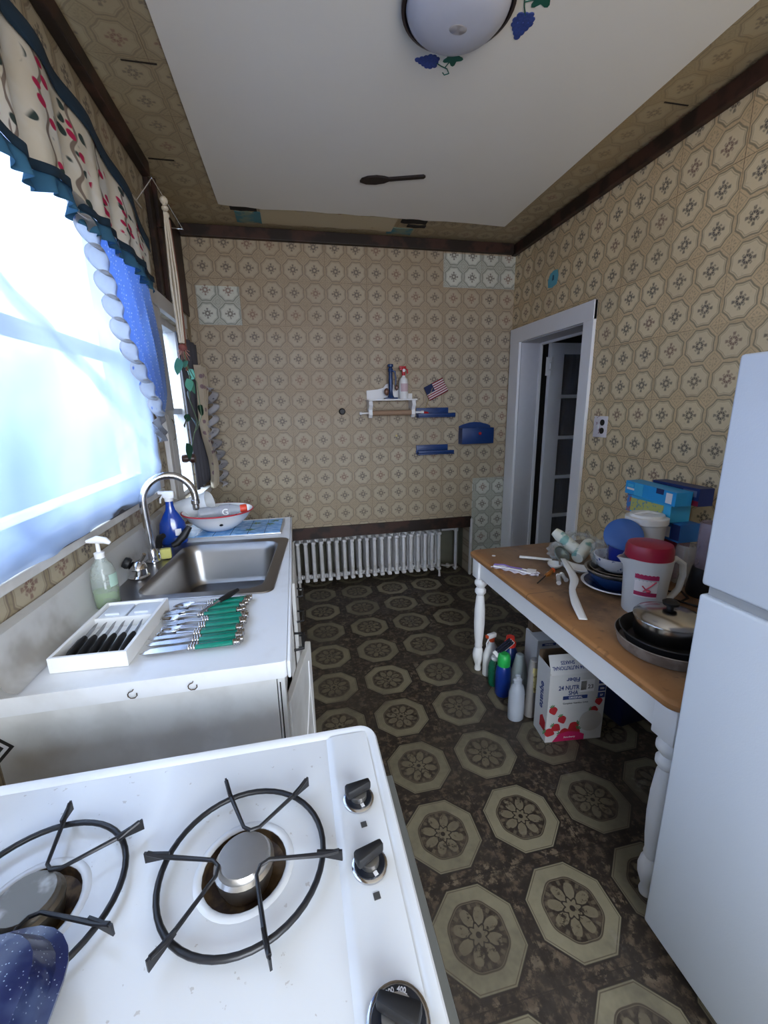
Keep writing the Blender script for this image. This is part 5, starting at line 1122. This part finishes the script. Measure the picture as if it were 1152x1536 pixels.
FRT = lambda s, sz, mt_, x, z, r=(PI/2, 0, 0), al='CENTER', sx_=(1, 1): text('printed_text', s, sz, mt_, kb, (x, -.0006, z), r, align=al, sxy=sx_)
FRT('Fiber', .030, NAVYINK, -.025, .318, up); FRT('24 NUTR', .024, NAVYINK, -.042, .277, sx_=(1.0, 1.25)); FRT('SHA', .024, NAVYINK, -.020, .250, sx_=(1, 1.25))
FRT('Complete Nutrition Drink', .011, GREYINK, -.005, .198)
MB().box((-.066, -.0012, .218), (.048, -.0001, .236), .004).build('blue_band', NAVYINK, kb, smooth=False)
text('band_text', 'ORIGINAL', .014, PAPER, kb, (-.008, -.0017, .227))
stk = MB().box((.008, -.0012, .252), (.075, -.0001, .312)).build('price_sticker', PAPER, kb, smooth=False)
m = MB()
for i in range(12): m.box((.012 + i * .0022, -.0018, .262), (.0128 + i * .0022 + (i % 3) * .0004, -.0013, .306))
m.build('barcode', BLACK, kb, smooth=False)
text('sticker_text', '23', .028, GREYINK, kb, (.058, -.0018, .276), (PI/2, 0, 0))
for z in (.300, .262, .228): MB().box((.096, -.0012, z - .014), (.130, -.0001, z + .014), .004).build('blue_badge', NAVYINK, kb, smooth=False)
for z, s_ in ((.300, '20g'), (.262, '350'), (.228, '27')): text('badge_text', s_, .013, PAPER, kb, (.113, -.0017, z))
def berry(x, z, s_, a=0):
    bm_ = MB(); pts = [(s_ * (.5 * math.sin(t) * (1 - .35 * math.cos(t) * -1 if math.cos(t) < 0 else 1) * (1 if math.cos(t) > 0 else 1 - .25 * abs(math.cos(t)))), s_ * .55 * math.cos(t)) for t in [2 * PI * k / 20 for k in range(20)]]
    c_, n_ = math.cos(a), math.sin(a)
    bm_.prism([(p[0] * c_ - p[1] * n_, p[0] * n_ + p[1] * c_) for p in pts], .0005, (x, -.0001, z), (PI/2, 0, 0)); bm_.build('strawberry_print', REDINK, kb, smooth=False)
    bm_ = MB()
    for q in range(4):
        b_ = a + PI/2 + (q - 1.5) * .55; bm_.prism([(0, 0), (s_ * .30 * math.cos(b_ - .2), s_ * .30 * math.sin(b_ - .2)), (s_ * .45 * math.cos(b_), s_ * .45 * math.sin(b_)), (s_ * .30 * math.cos(b_ + .2), s_ * .30 * math.sin(b_ + .2))], .0004, (x - s_ * .42 * math.sin(a), -.0007, z + s_ * .42 * math.cos(a)), (PI/2, 0, 0))
    bm_.build('strawberry_leaf_print', GREEN, kb, smooth=False)
for a in ((-.105, .165, .040, .3), (-.060, .115, .040, .4), (-.115, .052, .045, 1.2), (-.085, .075, .042, .9), (-.005, .072, .050, -.9), (.105, .195, .036, .2), (.088, .155, .034, 1.3), (-.04, .045, .05, 1.7), (.005, .04, .05, -.5)): berry(*a)
MB().prism(circ(.075, .098, .054, 36), .0006, (0, -.0008, 0), (PI/2, 0, 0)).build('cup_print', pm('shake_cup_print', (.46, .43, .40), .5), kb, smooth=False)
MB().prism([(-.10, .002), (.05, .002), (.05, .03), (.02, .045), (-.03, .052), (-.07, .042)], .0005, (0, -.0014, 0), (PI/2, 0, 0)).build('pink_band', PINK, kb, smooth=False)
text('band_text', 'Strawberry', .012, PAPER, kb, (-.02, -.0022, .022))
text('side_text', 'equate', .05, NAVYINK, kb, (-W2 - .0006, .055, .21), (PI/2, PI/2, -PI/2)); 
MB().prism([(0, 0), (.05, 0), (.05, .05), (.02, .07), (0, .05)], .0005, (-W2 - .0001, .06, .05), (PI/2, 0, -PI/2)).build('side_red_print', REDINK, kb, smooth=False)
kc = thing('small_white_carton', 'second white carton with brown top standing behind the shakes carton', 'carton', (1.262, 1.70, F0), math.radians(-4))
MB().box((-.13, 0, 0), (.13, .13, .33), .003).build('carton', BW, kc, smooth=False)
MB().box((-.12, .08, .3302), (.12, .13, .385), .002).build('brown_flap', CARDB, kc, smooth=False)
MB().box((-.105, -.0012, .296), (-.030, -.0001, .310), .003).build('blue_band', NAVYINK, kc, smooth=False); text('band_text', 'ORIGINAL', .010, PAPER, kc, (-.0675, -.0017, .303))
tag(MB().box((-.10, -.09, 0), (.10, .09, .16), .01).build('navy_storage_bin', pm('navy_bin_plastic', (.006, .012, .05), .4), None, (1.50, 1.52, F0), (0, 0, .1)), 'dark navy bin in the shade under the table right of the carton', 'bin')
